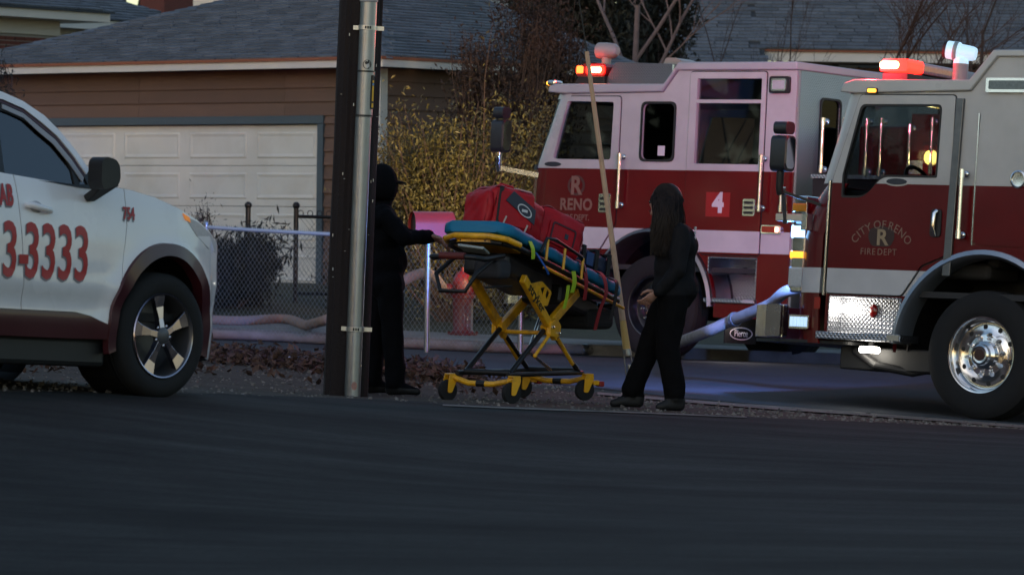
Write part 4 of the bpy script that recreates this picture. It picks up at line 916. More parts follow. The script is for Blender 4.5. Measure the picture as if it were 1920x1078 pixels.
# roof furniture
b = MB(); b.prism([(.95, 2.79), (-.03, 2.79), (-.20, 3.0), (.80, 3.03)], fnY, -.95, .98); b.build('roof_fairing', plate_mat('fairing_plate', (.20, .20, .22), .4, 30, .6), E1, bevel=.006)
b = MB(); b.box(.02, .045, .982, .992, 2.80, 3.0); b.build('fairing_trim', pol, E1)
b = MB(); b.prism([(1.30, 2.80), (.90, 2.80), (.90, 2.88), (1.25, 2.88)], fnY, -1.02, 1.02); lb = b.build('light_bar', blk, E1, bevel=.01)
zr = 2.885
b = MB(); b.prism(rpoly([(1.32, zr), (.92, zr), (.92, zr + .13), (1.22, zr + .13)], .04), fnY, -.98, .98); b.build('light_bar_lens', lens_r, lb, smooth=40)
b = MB(); b.prism(rrect(.93, 1.17, zr + .02, zr + .105, .03), fnY, .981, 1.0); b.build('lit_lens', em_red, lb); b = MB(); b.prism(rrect(.965, 1.135, zr + .035, zr + .09, .025), fnY, 1.0, 1.008); b.build('lamp_core', em_core, lb)
b = MB(); b.prism(rrect(.935, 1.165, zr + .015, zr + .11, .03), fnY, .975, .985); b.build('lens_bezel', pol, lb)
b = MB(); b.prism(rrect(.80, .97, zr + .02, zr + .11, .03), fnX, 1.29, 1.32); b.build('lit_lens', em_orange, lb)
b = MB(); b.box(1.215, 1.30, .84, .985, zr + .025, zr + .105); b.build('lit_lens', em_orange, lb, bevel=.015)
for pxx, pyy, nm in ((1138, 96, 'roof_spotlight'),):
    q = loc_side(M1, pxx, pyy, .65); b = MB(); b.lathe([(.075, .11), (.085, .10), (.088, 0), (.075, -.10), (.045, -.135), (0, -.14)], 18, q, (1, .1, 0)); sp_ = b.build(nm, mat('off_white_plastic', (.36, .33, .31), .4), E1, smooth=40)
    b = MB(); b.lathe([(.074, 0), (.02, .002), (0, .004)], 18, q + Vector((.112, .01, 0)), (1, .1, 0)); b.build('spot_lens', mat('dark_lens', (.05, .02, .02), .1), sp_); b = MB(); b.tube([q - Vector((0, 0, .06)), q - Vector((0, 0, .16))], .05, 12); b.build('spot_base', MATS['off_white_plastic'], sp_, smooth=40)
q = loc_side(M1, 1275, 104, .5); b = MB(); b.prism(rpoly([(q.x + .13, 3.0), (q.x + .09, 3.1), (q.x - .03, 3.1), (q.x - .12, 3.07), (q.x - .12, 3.0)], .02), fnY, .35, .62); b.build('roof_vent', MATS['off_white_plastic'], E1, bevel=.012)
for pxx in (1345, 1478):
    q = loc_side(M1, pxx, 112, .4); b = MB(); b.box(q.x - .17, q.x + .17, .2, .6, 3.004, 3.045); b.build('roof_hatch', MATS['off_white_plastic'], E1, bevel=.015)
b = MB(); q = loc_side(M1, 1040, 152, .95); b.box(q.x - .06, q.x + .05, .88, 1.02, 2.785, 2.84); cl_ = b.build('clearance_lamp', pol, E1, bevel=.02); b = MB(); b.ball((q.x + .06, .95, 2.812), (.03, .05, .026)); b.build('lamp_lens', em_amb, cl_, smooth=80)
# side fittings
b = MB(); b.prism(rrect(-1.63, -1.385, 2.69, 2.86, .025), fnY, YS, YS + .035); sl_ = b.build('scene_light', blk, E1, bevel=.008); b = MB(); b.prism(rrect(-1.60, -1.415, 2.715, 2.835, .02), fnY, YS + .034, YS + .045, [rrect(-1.585, -1.43, 2.73, 2.82, .01)]); b.build('light_bezel', chrome, sl_); b = MB(); b.prism(rrect(-1.585, -1.43, 2.73, 2.82, .01), fnY, YS + .028, YS + .04); b.build('light_glass', lens_c, sl_)
for xx in (.44, -1.365, -1.63): handrail(E1, xx, YS + (.016 if xx < 0 else 0), 1.55, 2.04)
b = MB(); b.prism(rrect(-1.27, -1.12, 1.47, 1.64, .015), fnY, YS + .016, YS + .026); dh = b.build('door_latch', pol, rd_, bevel=.004)
for k in range(3): b = MB(); b.box(-1.25, -1.14, YS + .026, YS + .032, 1.49 + k * .05, 1.515 + k * .05); b.build('latch_slot', blk, dh)
b = MB(); b.prism(rrect(.57, .72, 1.47, 1.66, .015), fnY, YS + .016, YS + .026); dh = b.build('door_latch', pol, fd, bevel=.004)
for k in range(3): b = MB(); b.box(.59, .70, YS + .026, YS + .032, 1.49 + k * .055, 1.515 + k * .055); b.build('latch_slot', blk, dh)
b = MB(); b.prism(rrect(-1.60, -1.36, 1.30, 1.385, .02), fnY, YS, YS + .025); mk = b.build('side_marker', chrome, E1, bevel=.006); b = MB(); b.prism(rrect(-1.585, -1.375, 1.312, 1.373, .015), fnY, YS + .024, YS + .034); b.build('marker_lens', lens_r, mk); b = MB(); b.prism(rrect(-1.585, -1.54, 1.315, 1.37, .01), fnY, YS + .033, YS + .038); b.build('marker_glow', em('lit_marker', (1, .35, .25), 3), mk)
b = MB(); b.prism([(p[0] * 1.5, p[1]) for p in [(1.02 + .12 * math.cos(t) / 1.5, 1.945 + .026 * math.sin(t)) for t in np.linspace(0, 6.1, 16)]], fnY, YS + .016, YS + .02)
b = MB(); b.prism([(1.355 + .11 * math.cos(t), 1.955 + .026 * math.sin(t)) for t in np.linspace(0, 6.0, 18)], fnY, YS + .0165, YS + .022); b.build('oval_badge', mat('badge_dark', (.04, .045, .06), .3, .4), fd)
# number and door lettering
num_r = mat('decal_red', (.30, .008, .010), .4); let_w = mat('lettering_white', (.66, .62, .66), .5); let_g = mat('lettering_gold', (.22, .115, .085), .55)
b = MB(); b.box(-.955, -.655, YS + .0165, YS + .019, 1.455, 1.70); b.build('number_panel', num_r, rd_)
sideL = lambda x0, y, z0: (lambda x, yy, z: (x0 - x, y + z, z0 + yy))
text_mesh('4', .27, sideL(-.81, YS + .021, 1.585), let_w, 'number', rd_, bold=.012, sx=1.0)
text_mesh('RENO', .165, sideL(1.02, YS + .019, 1.54), let_g, 'lettering', fd, bold=.005, sx=.93, space=1.06)
text_words('FIRE DEPT.', .085, sideL(1.02, YS + .019, 1.41), let_g, 'lettering', fd, bold=.001, sx=.93)
text_mesh('R', .26, sideL(1.03, YS + .021, 1.73), let_g, 'emblem_letter', fd, bold=.008, sx=.95)
b = MB(); t_ = np.linspace(0, 6.283, 25)[:-1]; b.prism([(1.03 + .115 * math.cos(t), 1.74 + .105 * math.sin(t)) for t in t_], fnY, YS + .0165, YS + .0185, [[(1.03 + .085 * math.cos(t), 1.74 + .078 * math.sin(t)) for t in t_]]); b.build('emblem_ring', mat('emblem_dark', (.07, .02, .018), .5), fd)
b = MB(); b.box(.02, -.07, YS - .022, YS - .02, 2.06, 2.16); b.build('window_sticker', let_w, E1)
# lower compartment with step
b = MB(); b.prism(rrect(-1.31, -.705, .645, 1.055, .01, 2), fnY, .86, .88); b.box(-1.313, -1.30, .88, YS - .001, .645, 1.055); b.box(-.715, -.702, .88, YS - .001, .645, 1.055); b.box(-1.31, -.705, .88, YS - .001, 1.045, 1.056); b.build('step_well', tread, E1)
b = MB(); b.box(-1.33, -.69, .86, YS + .035, .60, .642); stp = b.build('step', tread, E1, bevel=.006); b = MB(); b.box(-1.32, -1.18, YS + .036, YS + .042, .605, .638); b.build('step_light', lens_c, stp)
b = MB(); b.tube([(-.93 + .05 * math.cos(t), .895, .93 + .028 * math.sin(t)) for t in np.linspace(0, 6.28, 16)], .008, 6, False); b.build('tow_ring', blk, E1)
fender(E1, .735, .80, 2, 178, YS - .3, YS + .01, mat('dull_arch_trim', (.22, .21, .21), .35, .9, .15, 9), bulge=.05)
b = MB(); b.prism(arc(0, .53, .80, 0, 180, 20), fnY, .35, .40); b.prism(arc(0, .53, .80, 0, 180, 20) + arc(0, .53, .79, 180, 0, 20), fnY, .4, YS - .31); b.build('wheel_well', blk, E1)
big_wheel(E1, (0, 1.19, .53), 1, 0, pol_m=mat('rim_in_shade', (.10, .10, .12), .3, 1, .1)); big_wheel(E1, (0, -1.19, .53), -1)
for s in (1, -1): big_wheel(E1, (-5.4, 1.17 * s, .53), s)
b = MB(); b.box(-.90, -.885, .62, 1.14, .20, .60); fl_ = b.build('mud_flap', rubber, E1)
fnB = lambda x, yy, z: (-.905 - z, .88 - x, .30 + yy)
text_mesh('Pierce', .10, fnB, let_w, 'flap_lettering', fl_, sx=.9); t_ = np.linspace(0, 6.283, 25)[:-1]
b = MB(); b.prism([(.88 + .19 * math.cos(t), .30 + .065 * math.sin(t)) for t in t_], fnX, -.9065, -.9055, [[(.88 + .178 * math.cos(t), .30 + .055 * math.sin(t)) for t in t_]]); b.build('flap_oval', let_w, fl_)
q = loc_side(M1, 1382, 579, 1.0); b = MB(); b.lathe([(.05, 0), (.04, .03), (0, .035)], 14, q, (.2, 1, -.3)); b.build('ground_lamp', em_wht, E1, smooth=60); lamp(E1, q + Vector((0, .12, -.06)), 3.5, (1, .92, .8), r=.04)
mirror_arm(E1, 1.95, 1.40, 2.06, 2.53, (1.58, 1.19, 1.84))
# front: bumper, headlamps and warning lamps facing forward
b = MB(); b.prism(rpoly([(1.2, -1.22), (1.95, -1.22), (2.2, -.9), (2.2, .9), (1.95, 1.22), (1.2, 1.22)], .1), lambda u, w, t: (u, w, t), .5, .78); b.build('bumper', pol, E1, bevel=.02)
for s in (1, -1):
    b = MB(); b.box(1.80, 1.84, s * .78 - .2, s * .78 + .2, .95, 1.17); hl = b.build('headlamp', chrome, E1, bevel=.02); b = MB(); b.box(1.841, 1.85, s * .78 - .17, s * .78 + .17, .98, 1.14); b.build('headlamp_lens', em_wht, hl)
    b = MB(); b.box(1.80, 1.83, s * .78 - .2, s * .78 + .2, 1.2, 1.32); wl = b.build('warning_lamp', chrome, E1, bevel=.01); b = MB(); b.box(1.831, 1.84, s * .78 - .18, s * .78 + .18, 1.215, 1.305); b.build('warning_lens', em_blue, wl)
HEAD1 = lamp(E1, (1.95, .6, 1.06), 520, (1, .76, .42), 'SPOT', .08, (1, -.55, .30), 58, .9)
BLUE1 = lamp(E1, (1.95, .8, 1.26), 60, (.06, .28, 1), 'SPOT', .06, (1, .10, .16), 44, .5)
LBAR1 = lamp(E1, (1.35, .9, 2.96), 9, (1, .06, .04), 'SPOT', .08, (.7, .7, -.2), 170, .4)
# ================================================================== near engine, cropped by the right edge of the view
M2 = pose(1838, 665, 34.8, (0, 1.2, .53), 142, .014, .065)
E2 = empty('fire_engine', mw=M2, label='red and white fire engine lettered City of Reno, nearest and rightmost', cat='fire engine', group='fire engines on the road')
AR = .835
cab2 = [(-3.2, .55), (-AR, .55)] + arc(0, .53, AR, 181, -1, 24) + [(AR, .62), (1.53, .62), (1.53, 1.90), (1.30, 2.66), (.22, 2.68), (-.02, 2.97), (-3.2, 2.97)]
wn = rpoly([(1.275, 2.563), (.489, 2.566), (.50, 1.969), (1.03, 1.969), (1.20, 1.79), (1.42, 1.79), (1.42, 1.98)], [.05, .05, .02, .06, .08, .02, .02], 4)
stepw = [(1.50, .965), (1.50, .66), (.80, .66), (.775, .965)]
for s in (1, -1):
    y0, y1 = (YS - .05, YS) if s > 0 else (-YS, -YS + .05)
    b = MB(); b.prism(cab2, fnY, y0, y1, [wn] + ([stepw] if s > 0 else [])); b.build('side_panel', liv2, E2, smooth=20)
dd = rpoly([(.362, 2.645), (.362, 1.33), (.60, 1.24), (.78, .985), (1.522, .985), (1.522, 1.93), (1.295, 2.645)], .03, 3)
b = MB(); b.prism(dd, fnY, YS + .001, YS + .017, [wn]); D2_ = b.build('front_door', liv2, E2, bevel=.004); seam(dd, D2_)
gasket(D2_, off_poly(wn, .006), off_poly(wn, -.012), YS - .005, YS + .0195)
gl2 = glass('near_window_glass', (.62, .65, .66), ior=1.15); pane(D2_, off_poly(wn, .003), YS - .025, gl2); b = MB(); b.prism(off_poly(wn, .01), fnY, -YS + .02, -YS + .026); b.build('window_pane', gl2, E2)
b = MB(); b.prism(rpoly([(.11, 2.50), (.145, 1.45), (.0, 1.42), (-1.4, 1.42), (-1.4, 2.50)], .02), fnY, YS + .001, YS + .015); cdoor = b.build('crew_door', liv2, E2, bevel=.004)
b = MB(); b.box(.117, .128, YS + .003, YS + .021, 1.42, 2.50); b.build('door_edge_trim', pol, cdoor)
b = MB(); b.prism([(.345, 2.62), (.275, 2.62), (.31, 1.16), (.385, 1.16)], fnY, YS + .0012, YS + .03); b.build('hinge_strip', mat('dark_steel_strip', (.16, .17, .18), .35, .9, .2, 12), E2, bevel=.004)
b = MB(); b.box(1.536, 1.555, YS + .001, YS + .028, .96, 1.93); b.build('door_edge_trim', pol, E2, bevel=.005)
roof_cap(E2, [(1.34, 2.66), (1.50, 2.67), (1.46, 2.745), (1.36, 2.775), (.235, 2.775), (.02, 3.02), (-3.25, 3.02), (-3.25, 2.965), (-.02, 2.965), (.22, 2.685)], 1.25, white_p)
front_shell(E2, [(.56, 1.94), (.9, 1.96), (1.45, 1.95), (1.66, 1.90), (1.80, 1.82), (1.905, 1.74)], YS + .002, .36, 'front_panel', liv2)
front_shell(E2, [(1.905, 1.74), (2.3, 1.62), (2.68, 1.52)], YS + .002, .26, 'front_pillar', white_p, 0, 62, cross=False)
front_shell(E2, [(1.91, 1.735), (2.3, 1.615), (2.675, 1.515)], YS, .26, 'windscreen', gl2, 62, 90, th=.008)
b = MB(); b.box(-3.1, 1.45, -1.17, 1.17, .98, 1.03); b.build('cab_floor', inter, E2)
b = MB(); b.box(1.15, 1.5, -1.1, 1.1, 1.5, 1.86); b.build('dashboard', inter, E2, bevel=.05)
b = MB(); c = Vector((.98, .70, 1.90)); b.tube([c + Vector((.10 * math.sin(t), .21 * math.cos(t), .19 * math.sin(t))) for t in np.linspace(0, 6.283, 20)], .017, 6, False); b.build('steering_wheel', blk, E2)
for q in ((.35, .72, 1.15), (.35, -.72, 1.15)): seat(E2, *q)
b = MB(); b.box(-3.2, -3.15, -1.17, 1.17, .6, 2.96); b.build('rear_wall', white_p, E2)
b = MB(); b.box(-9.0, -3.3, -1.2, 1.2, .6, 2.6); b.build('rear_body', liv2, E2, bevel=.02); under(E2, -8.8, 1.8)
# lettering and emblem on the door
gm = mat('gilt_lettering', (.24, .15, .11), .55); gm2 = mat('gilt_emblem', (.34, .25, .15), .5)
yL = YS + .0185
lc = loc_side(M2, 1655, 440, YS)
text_words('CITY OF RENO', .098, sideL(lc.x, yL, 1.565), gm, 'lettering', D2_, bold=-.0005, sx=.95, space=1.12, arc=.33)
text_words('FIRE DEPT', .078, sideL(lc.x + .02, yL, 1.338), gm, 'lettering', D2_, bold=-.0005, sx=.95, space=1.15)
text_mesh('R', .185, sideL(lc.x - .01, yL + .003, 1.455), gm2, 'emblem_letter', D2_, bold=.004, sx=1.05)
b = MB(); b.prism(rpoly([(lc.x - .13, 1.45), (lc.x - .09, 1.385), (lc.x + .09, 1.385), (lc.x + .13, 1.45), (lc.x + .12, 1.53), (lc.x, 1.56), (lc.x - .12, 1.53)], .03), fnY, YS + .0172, YS + .019); b.build('emblem_shield', mat('emblem_backing', (.035, .014, .012), .5), D2_)  # dark shield backing the emblem letter
b = MB(); oc = loc_side(M2, 1684, 341, YS); b.prism([(oc.x + .10 * math.cos(t), oc.z + .026 * math.sin(t)) for t in np.linspace(0, 6.0, 20)], fnY, YS + .0195, YS + .027); b.build('oval_badge', MATS['badge_dark'], D2_)
b = MB(); b.prism([(oc.x + .13 * math.cos(t), oc.z + .006 + .045 * math.sin(t)) for t in np.linspace(0, 6.0, 20)], fnY, YS + .0172, YS + .019); b.build('badge_surround', white_p, D2_)
# door handle: chrome cup
hc = loc_side(M2, 1757, 419, YS); b = MB(); b.prism(rrect(hc.x - .055, hc.x + .05, hc.z - .115, hc.z + .115, .03), fnY, YS + .017, YS + .03); hd = b.build('door_handle', blk, D2_, bevel=.006)
b = MB(); b.tube([(hc.x - .01, YS + .03, hc.z + .10), (hc.x + .0, YS + .05, hc.z + .08), (hc.x + .005, YS + .055, hc.z - .05), (hc.x - .005, YS + .035, hc.z - .105)], [.022, .02, .018, .02], 10); b.build('handle_grip', chrome, hd, smooth=50)
handrail(E2, .215, YS + .015, 1.50, 2.0, off=.07, r=.019)
rc_ = loc_side(M2, 1912, 337, YS); b = MB(); b.lathe([(.075, 0), (.075, .012), (.062, .018), (.058, .006), (0, .004)], 22, (rc_.x, YS + .015, rc_.z), (0, 1, 0)); b.build('round_latch', pol, cdoor, smooth=35)
q0 = loc_side(M2, 1853, 147, YS); q1 = loc_side(M2, 1990, 175, YS)
b = MB(); b.prism(rrect(q1.x, q0.x, q1.z, q0.z, .015), fnY, YS, YS + .035); sl_ = b.build('scene_light', pol, E2, bevel=.008); b = MB(); b.prism(rrect(q1.x + .03, q0.x - .03, q1.z + .025, q0.z - .022, .012), fnY, YS + .034, YS + .039); b.build('light_glass', mat('dim_lens', (.12, .14, .15), .12, .3, .3, 40), sl_)
am = loc_side(M2, 1637, 170, 1.25); b = MB(); b.prism(rrect(am.x - .05, am.x + .055, am.z - .025, am.z + .02, .012), fnY, 1.25, 1.262); cl_ = b.build('clearance_lamp', blk, E2); b = MB(); b.prism(rrect(am.x - .038, am.x + .042, am.z - .017, am.z + .012, .01), fnY, 1.262, 1.272); b.build('lamp_lens', em_amb, cl_)
# light bar across the roof
zr = 2.87
b = MB(); b.prism([(1.28, 2.80), (1.02, 2.80), (1.02, 2.86), (1.28, 2.86)], fnY, -.95, .95); lb2 = b.build('light_bar', blk, E2, bevel=.01)
for s in (1, -1): b = MB(); b.box(1.1, 1.25, s * .7 - .04, s * .7 + .04, 2.775, 2.80); b.build('bar_foot', pol, lb2)
b = MB(); b.prism(rpoly([(1.30, zr), (1.02, zr), (1.02, zr + .105), (1.27, zr + .105)], .03), fnY, .72, .97); b.build('lit_lens', em_red, lb2, bevel=.02)
for y0_, y1_ in ((.86, .955), (.75, .83)): b = MB(); b.prism(rrect(1.06, 1.25, zr + .022, zr + .085, .03), fnY, y0_, y1_ + .02); b.v = [(p[0] + .045, p[1] , p[2]) for p in b.v]; b.build('lamp_core', em_core, lb2, bevel=.01)
b = MB(); b.prism(rpoly([(1.29, zr), (1.03, zr), (1.03, zr + .10), (1.26, zr + .10)], .03), fnY, .18, .718); b.build('clear_lens', mat('clear_red_lens', (.5, .25, .25), .1, .3, .2, 40), lb2, bevel=.01)
b = MB(); b.prism(rpoly([(1.29, zr), (1.03, zr), (1.03, zr + .10), (1.26, zr + .10)], .03), fnY, -.97, .178); b.build('bar_cover', mat('grey_cover', (.30, .29, .33), .4), lb2, bevel=.01)
# camera light on its post
q = loc_side(M2, 1803, 98, .75); b = MB(); lw = em('pale_blue_lamp', (.55, .8, .95), .38)
b.lathe([(.0, .13), (.065, .13), (.075, .12), (.078, .02), (.066, .01), (.064, -.05), (.06, -.10), (.05, -.125), (0, -.13)], 22, q, (.86, .3, .12)); cm = b.build('roof_camera_lamp', lw, E2, smooth=35)
b = MB(); b.lathe([(.079, .03), (.081, .035), (.081, .06), (.079, .065)], 22, q, (.86, .3, .12)); b.build('lamp_band', mat('lamp_band', (.3, .38, .42), .4), cm, smooth=35)
b = MB(); b.lathe([(.0, .15), (.07, .15), (.076, .125)], 22, q, (.86, .3, .12)); b.build('lamp_hood', blk, cm, smooth=35)
b = MB(); b.tube([q + Vector((0, 0, -.05)), q + Vector((0, 0, -.10))], [.06, .066], 14); b.build('lamp_neck', lw, cm, smooth=35)
b = MB(); b.tube([(q.x, q.y, 2.775), (q.x, q.y, q.z - .10)], .066, 16); b.build('lamp_post', mat('grey_post', (.34, .33, .33), .5), E2, smooth=40)
# step well with tread plate, lamps
b = MB(); b.prism([(1.495, .96), (1.495, .665), (.805, .665), (.78, .96)], fnY, 1.0, 1.02); b.box(1.49, 1.50, 1.02, YS - .001, .665, .96); b.box(.78, .80, 1.02, YS - .001, .665, .96); b.box(.80, 1.49, 1.02, YS - .001, .955, .966); b.build('step_well', tread, E2)
b = MB(); b.box(.74, 1.58, .98, YS + .05, .60, .66); stp = b.build('step', tread, E2, bevel=.006); b = MB(); b.box(.75, .86, YS + .051, YS + .056, .608, .655); b.build('reflector', mat('pale_reflector', (.45, .43, .36), .3, .3, .2, 60), stp)
q = loc_side(M2, 1591, 578, 1.03); b = MB(); b.lathe([(.05, 0), (.042, .02), (0, .026)], 16, (q.x, 1.021, q.z), (0, 1, 0)); b.build('step_lamp', em_wht, E2, smooth=60); lamp(E2, (q.x - .02, 1.12, q.z - .01), 1.3, (1, .93, .8), r=.03)
q = loc_side(M2, 1637, 583, 1.03); b = MB(); b.ball((q.x, 1.025, q.z), (.04, .02, .06)); b.build('red_reflector', lens_r, E2, smooth=60)
q = loc_side(M2, 1629, 655, 1.1); b = MB(); b.prism(rrect(q.x - .10, q.x + .10, q.z - .03, q.z + .025, .025), fnY, 1.08, 1.10); b.build('ground_lamp', em_wht, E2); b = MB(); b.box(q.x - .02, q.x + .02, 1.05, 1.078, q.z, .62); b.build('lamp_bracket', blk, E2); lamp(E2, (q.x, 1.16, q.z - .05), 1.3, (1, .93, .8), r=.05)
b = MB(); b.box(.80, .822, YS + .002, YS + .02, .62, .82); b.build('edge_trim', chrome, E2, bevel=.004)
b = MB(); b.box(.5, 1.5, .3, 1.0, .36, .55); b.tube([(1.35, 1.0, .52), (1.1, 1.05, .40), (.8, .95, .36), (.5, .95, .42)], .04, 8); b.build('underbody', blk, E2, bevel=.02)
fender(E2, AR - .045, AR + .03, 4, 176, YS - .2, YS + .005, mat('arch_trim_grey', (.34, .37, .42), .3, .8, .1, 8), bulge=.035)
b = MB(); b.prism(arc(0, .53, AR, 0, 180, 20), fnY, .35, .40); b.prism(arc(0, .53, AR, 0, 180, 20) + arc(0, .53, AR - .01, 180, 0, 20), fnY, .4, YS - .21); b.build('wheel_well', blk, E2)
big_wheel(E2, (0, 1.19, .53), 1, 0); big_wheel(E2, (0, -1.19, .53), -1)
for s in (1, -1): big_wheel(E2, (-5.6, 1.17 * s, .53), s)
# front corner: bumper, lamps, stacked signal lamps
b = MB(); b.prism(rpoly([(1.3, -1.2), (2.0, -1.2), (2.45, -.9), (2.45, .9), (2.0, 1.2), (1.3, 1.2)], .08), lambda u, w, t: (u, w, t), .56, .585); b.build('bumper_deck', blk, E2)
b = MB(); b.prism(rpoly([(2.08, -1.2), (2.45, -.9), (2.45, .9), (2.08, 1.2), (1.97, 1.18), (2.36, .86), (2.36, -.86), (1.97, -1.18)], .02), lambda u, w, t: (u, w, t), .60, .87); b.build('bumper', pol, E2, bevel=.02)
b = MB(); b.prism(rrect(1.98, 2.13, .60, .875, .02), fnY, 1.10, 1.215); b.build('bumper_end', mat('bumper_end_steel', (.22, .21, .22), .25, .9, .15, 9), E2, bevel=.02)
q = loc_side(M2, 1501, 603, YS); b = MB(); b.prism(rrect(q.x - .10, q.x + .10, q.z - .06, q.z + .055, .012), fnY, YS, YS + .03); sg = b.build('side_warning_lamp', chrome, E2, bevel=.006)
for k in range(5): b = MB(); b.box(q.x - .085 + k * .036, q.x - .058 + k * .036, YS + .03, YS + .036, q.z - .042, q.z + .04); b.build('lamp_cell', em('pale_blue_cell', (.5, .7, .95), .5) if k == 0 else MATS['pale_blue_cell'], sg)
b = MB(); q = loc_side(M2, 1533, 568, YS); b.prism(rrect(q.x - .03, q.x + .03, q.z - .05, q.z + .05, .01), fnY, YS, YS + .008); b.build('red_reflector', lens_r, E2)
qx = 1.90
for nm, z0, z1, m_ in (('turn_signal', 1.66, 1.74, lens_a), ('warning_lamp', 1.44, 1.55, em('front_blue', (.25, .55, 1), 3)), ('marker_lamp', 1.265, 1.335, em('front_amber', (1, .36, .03), 1.3)), ('lamp_panel', 1.02, 1.2, lens_c)):
    b = MB(); b.prism(rrect(.90, 1.125, z0, z1, .02), fnX, 1.85, 1.985); o = b.build(nm, m_, E2, bevel=.01)
b = MB(); b.box(1.84, 1.972, .60, 1.12, .98, 1.80); b.build('lamp_tower', chrome, E2, bevel=.015)
b = MB(); b.bar((1.80, 1.22, 1.605), (2.02, 1.30, 1.60), .10, .06); b.build('side_lamp_hood', mat('cream_hood', (.55, .50, .42), .4), E2, bevel=.008)
b = MB(); b.box(1.74, 1.80, 1.17, 1.262, 1.50, 1.645); b.build('side_lamp_end', chrome, E2, bevel=.006)
mirror_arm(E2, 1.93, 1.42, 1.98, 2.40, (1.66, 1.18, 1.72), .02, .025, blk)
b = MB(); b.tube([(1.93, 1.36, 1.85), (1.93, 1.3, 1.55)], .022, 8); b.build('mirror_strut', chrome, E2, smooth=50)
RED2 = lamp(E2, (1.5, .75, 2.95), 330, (1, .16, .28), 'SPOT', .1, (.80, -.55, .26), 92, .7)
BLU2 = lamp(E2, (2.05, 1.05, 1.5), 190, (.16, .33, 1), 'SPOT', .08, (.75, -.65, -.14), 140, .5)
lamp(E2, (1.40, 1.12, 2.98), 50, (1, .04, .06), r=.05); lamp(E2, (2.06, 1.02, 1.5), 13, (.12, .38, 1), r=.05)
b = MB(); b.box(1.965, 2.0, .30, .55, 1.44, 1.56); b.build('added_beam_lamp', MATS['front_blue'], E2, bevel=.01)  # unseen lamp added here, its narrow blue beam aimed at the fence rail
_p = Vector((2.06, .42, 1.5)); _d = (M2.inverted() @ Vector((-2.3, 46.1, 1.34))) - _p
lamp(E2, _p, 2400, (.05, .27, 1), 'SPOT', .05, _d, 15, .7)
# intake where the supply hose joins
hin = M2 @ Vector((1.95, -.35, .98))
b = MB(); b.lathe([(.09, 0), (.09, .08), (.075, .09), (.075, .2)], 16, (1.95, .55, .80), (1, .2, -.1)); b.build('intake', pol, E2, smooth=40)
# hose from the near engine's front to the hydrant side
start = M2 @ Vector((2.1, .58, .79))
p0 = Vector(at(1482, 555, 34.2)); 
hz = lambda px, py: Vector(gpt(px, py, .062))
mid0 = Vector(at(1300, 632, 38.5)); 
hp_ = [start, p0.lerp(start, .3), Vector(at(1400, 592, 36.0)), mid0, hz(1210, 668), hz(1100, 667), hz(960, 663), hz(820, 657), hz(640, 648), hz(470, 638), hz(300, 632), hz(120, 628)]
b = MB(); pth = smooth_path([M2 @ Vector((1.9, -.45, 1.05)), Vector(at(1500, 541, 36.9)), Vector(at(1440, 573, 37.3)), Vector(at(1370, 602, 37.8)), Vector(at(1300, 632, 38.6)), hz(1215, 668), hz(1100, 667), hz(960, 664), hz(820, 658), hz(640, 649), hz(470, 640), hz(300, 636), hz(60, 628)], 14)
for k_, q_ in enumerate(pth):
    g_ = gz(q_.x, q_.y) + .06
    if q_.z < g_: q_.z = g_
pth_s = list(pth); b.tube(pth, .052, 14); SH = tag(b.build('supply_hose', hose_m, None, smooth=60), 'thick pale fire hose sagging from the near engine and lying along the road', 'fire hose')
hyd = Vector((hp[0] - .22, hp[1], hp[2] + .62))
pth = smooth_path([hyd, Vector(at(800, 512, 46.6)), Vector(at(745, 532, 46.2)), Vector(at(680, 570, 46.0)), Vector(at(610, 600, 45.8)), hz(540, 626), hz(440, 629), hz(330, 624), hz(100, 618)], 12)
for q_ in pth: q_.z = max(q_.z, gz(q_.x, q_.y) + .16 if q_.y > 44.5 else gz(q_.x, q_.y) + .06)
b = MB(); b.tube(pth, .056, 14); tag(b.build('hydrant_hose', hose_y, None, smooth=60), 'tan fire hose running from the hydrant down towards the taxi', 'fire hose')

for i_ in (40, 84):
    if i_ + 2 < len(pth_s): b = MB(); b.tube([pth_s[i_], pth_s[i_].lerp(pth_s[i_ + 1], .5), pth_s[i_ + 1]], [.064, .068, .064], 14); b.build('coupling', galv, SH, smooth=40)
# ================================================================== taxi
TM = pose(308, 631, 25.0, (0, -.92, .365), 51, -.045, 0)
TX = empty('taxi', mw=TM, label='white taxi with red phone number on its doors, at the left edge', cat='taxi')
tw = mat('taxi_white', (.86, .84, .86), .25, 0, .04, 2, coat=.7, dirt=(.72, .70, .72), dscale=1.2); maroon = mat('maroon_cladding', (.055, .008, .013), .35, 0, .1, 5, coat=.3); txg = glass('taxi_glass', (.30, .40, .43), ior=2.1)
tred = mat('taxi_lettering_red', (.42, .012, .018), .4, 0, .05); tgrey = mat('taxi_lettering_edge', (.22, .21, .23), .5)
ip = np.interp
def ysec(z): return ip(z, [.15, .30, .45, .60, .75, .90, 1.0, 1.10, 1.20, 1.30], [.84, .885, .905, .915, .924, .922, .912, .898, .878, .84])
def yplan(x): return ip(x, [-3.68, -3.62, -3.5, -3.2, -2.8, -2.0, -.2, .1, .3, .45, .6, .72, .82, .90, .94], [.0, .45, .70, .88, .97, 1.0, 1.0, .99, .96, .91, .82, .70, .53, .28, 0])
crease = lambda x, z: .010 * math.exp(-((z - (.66 + .03 * math.sin(x * 2))) / .05) ** 2) - .012 * math.exp(-((z - .52) / .06) ** 2)
flare = lambda x, z: .022 * max(math.exp(-((math.hypot(x, z - .365) - .47) / .07) ** 2), math.exp(-((math.hypot(x + 2.69, z - .365) - .47) / .07) ** 2))
def ys(x, z): return float(ysec(z) * yplan(x) + (crease(x, z) + flare(x, z)) * yplan(x))
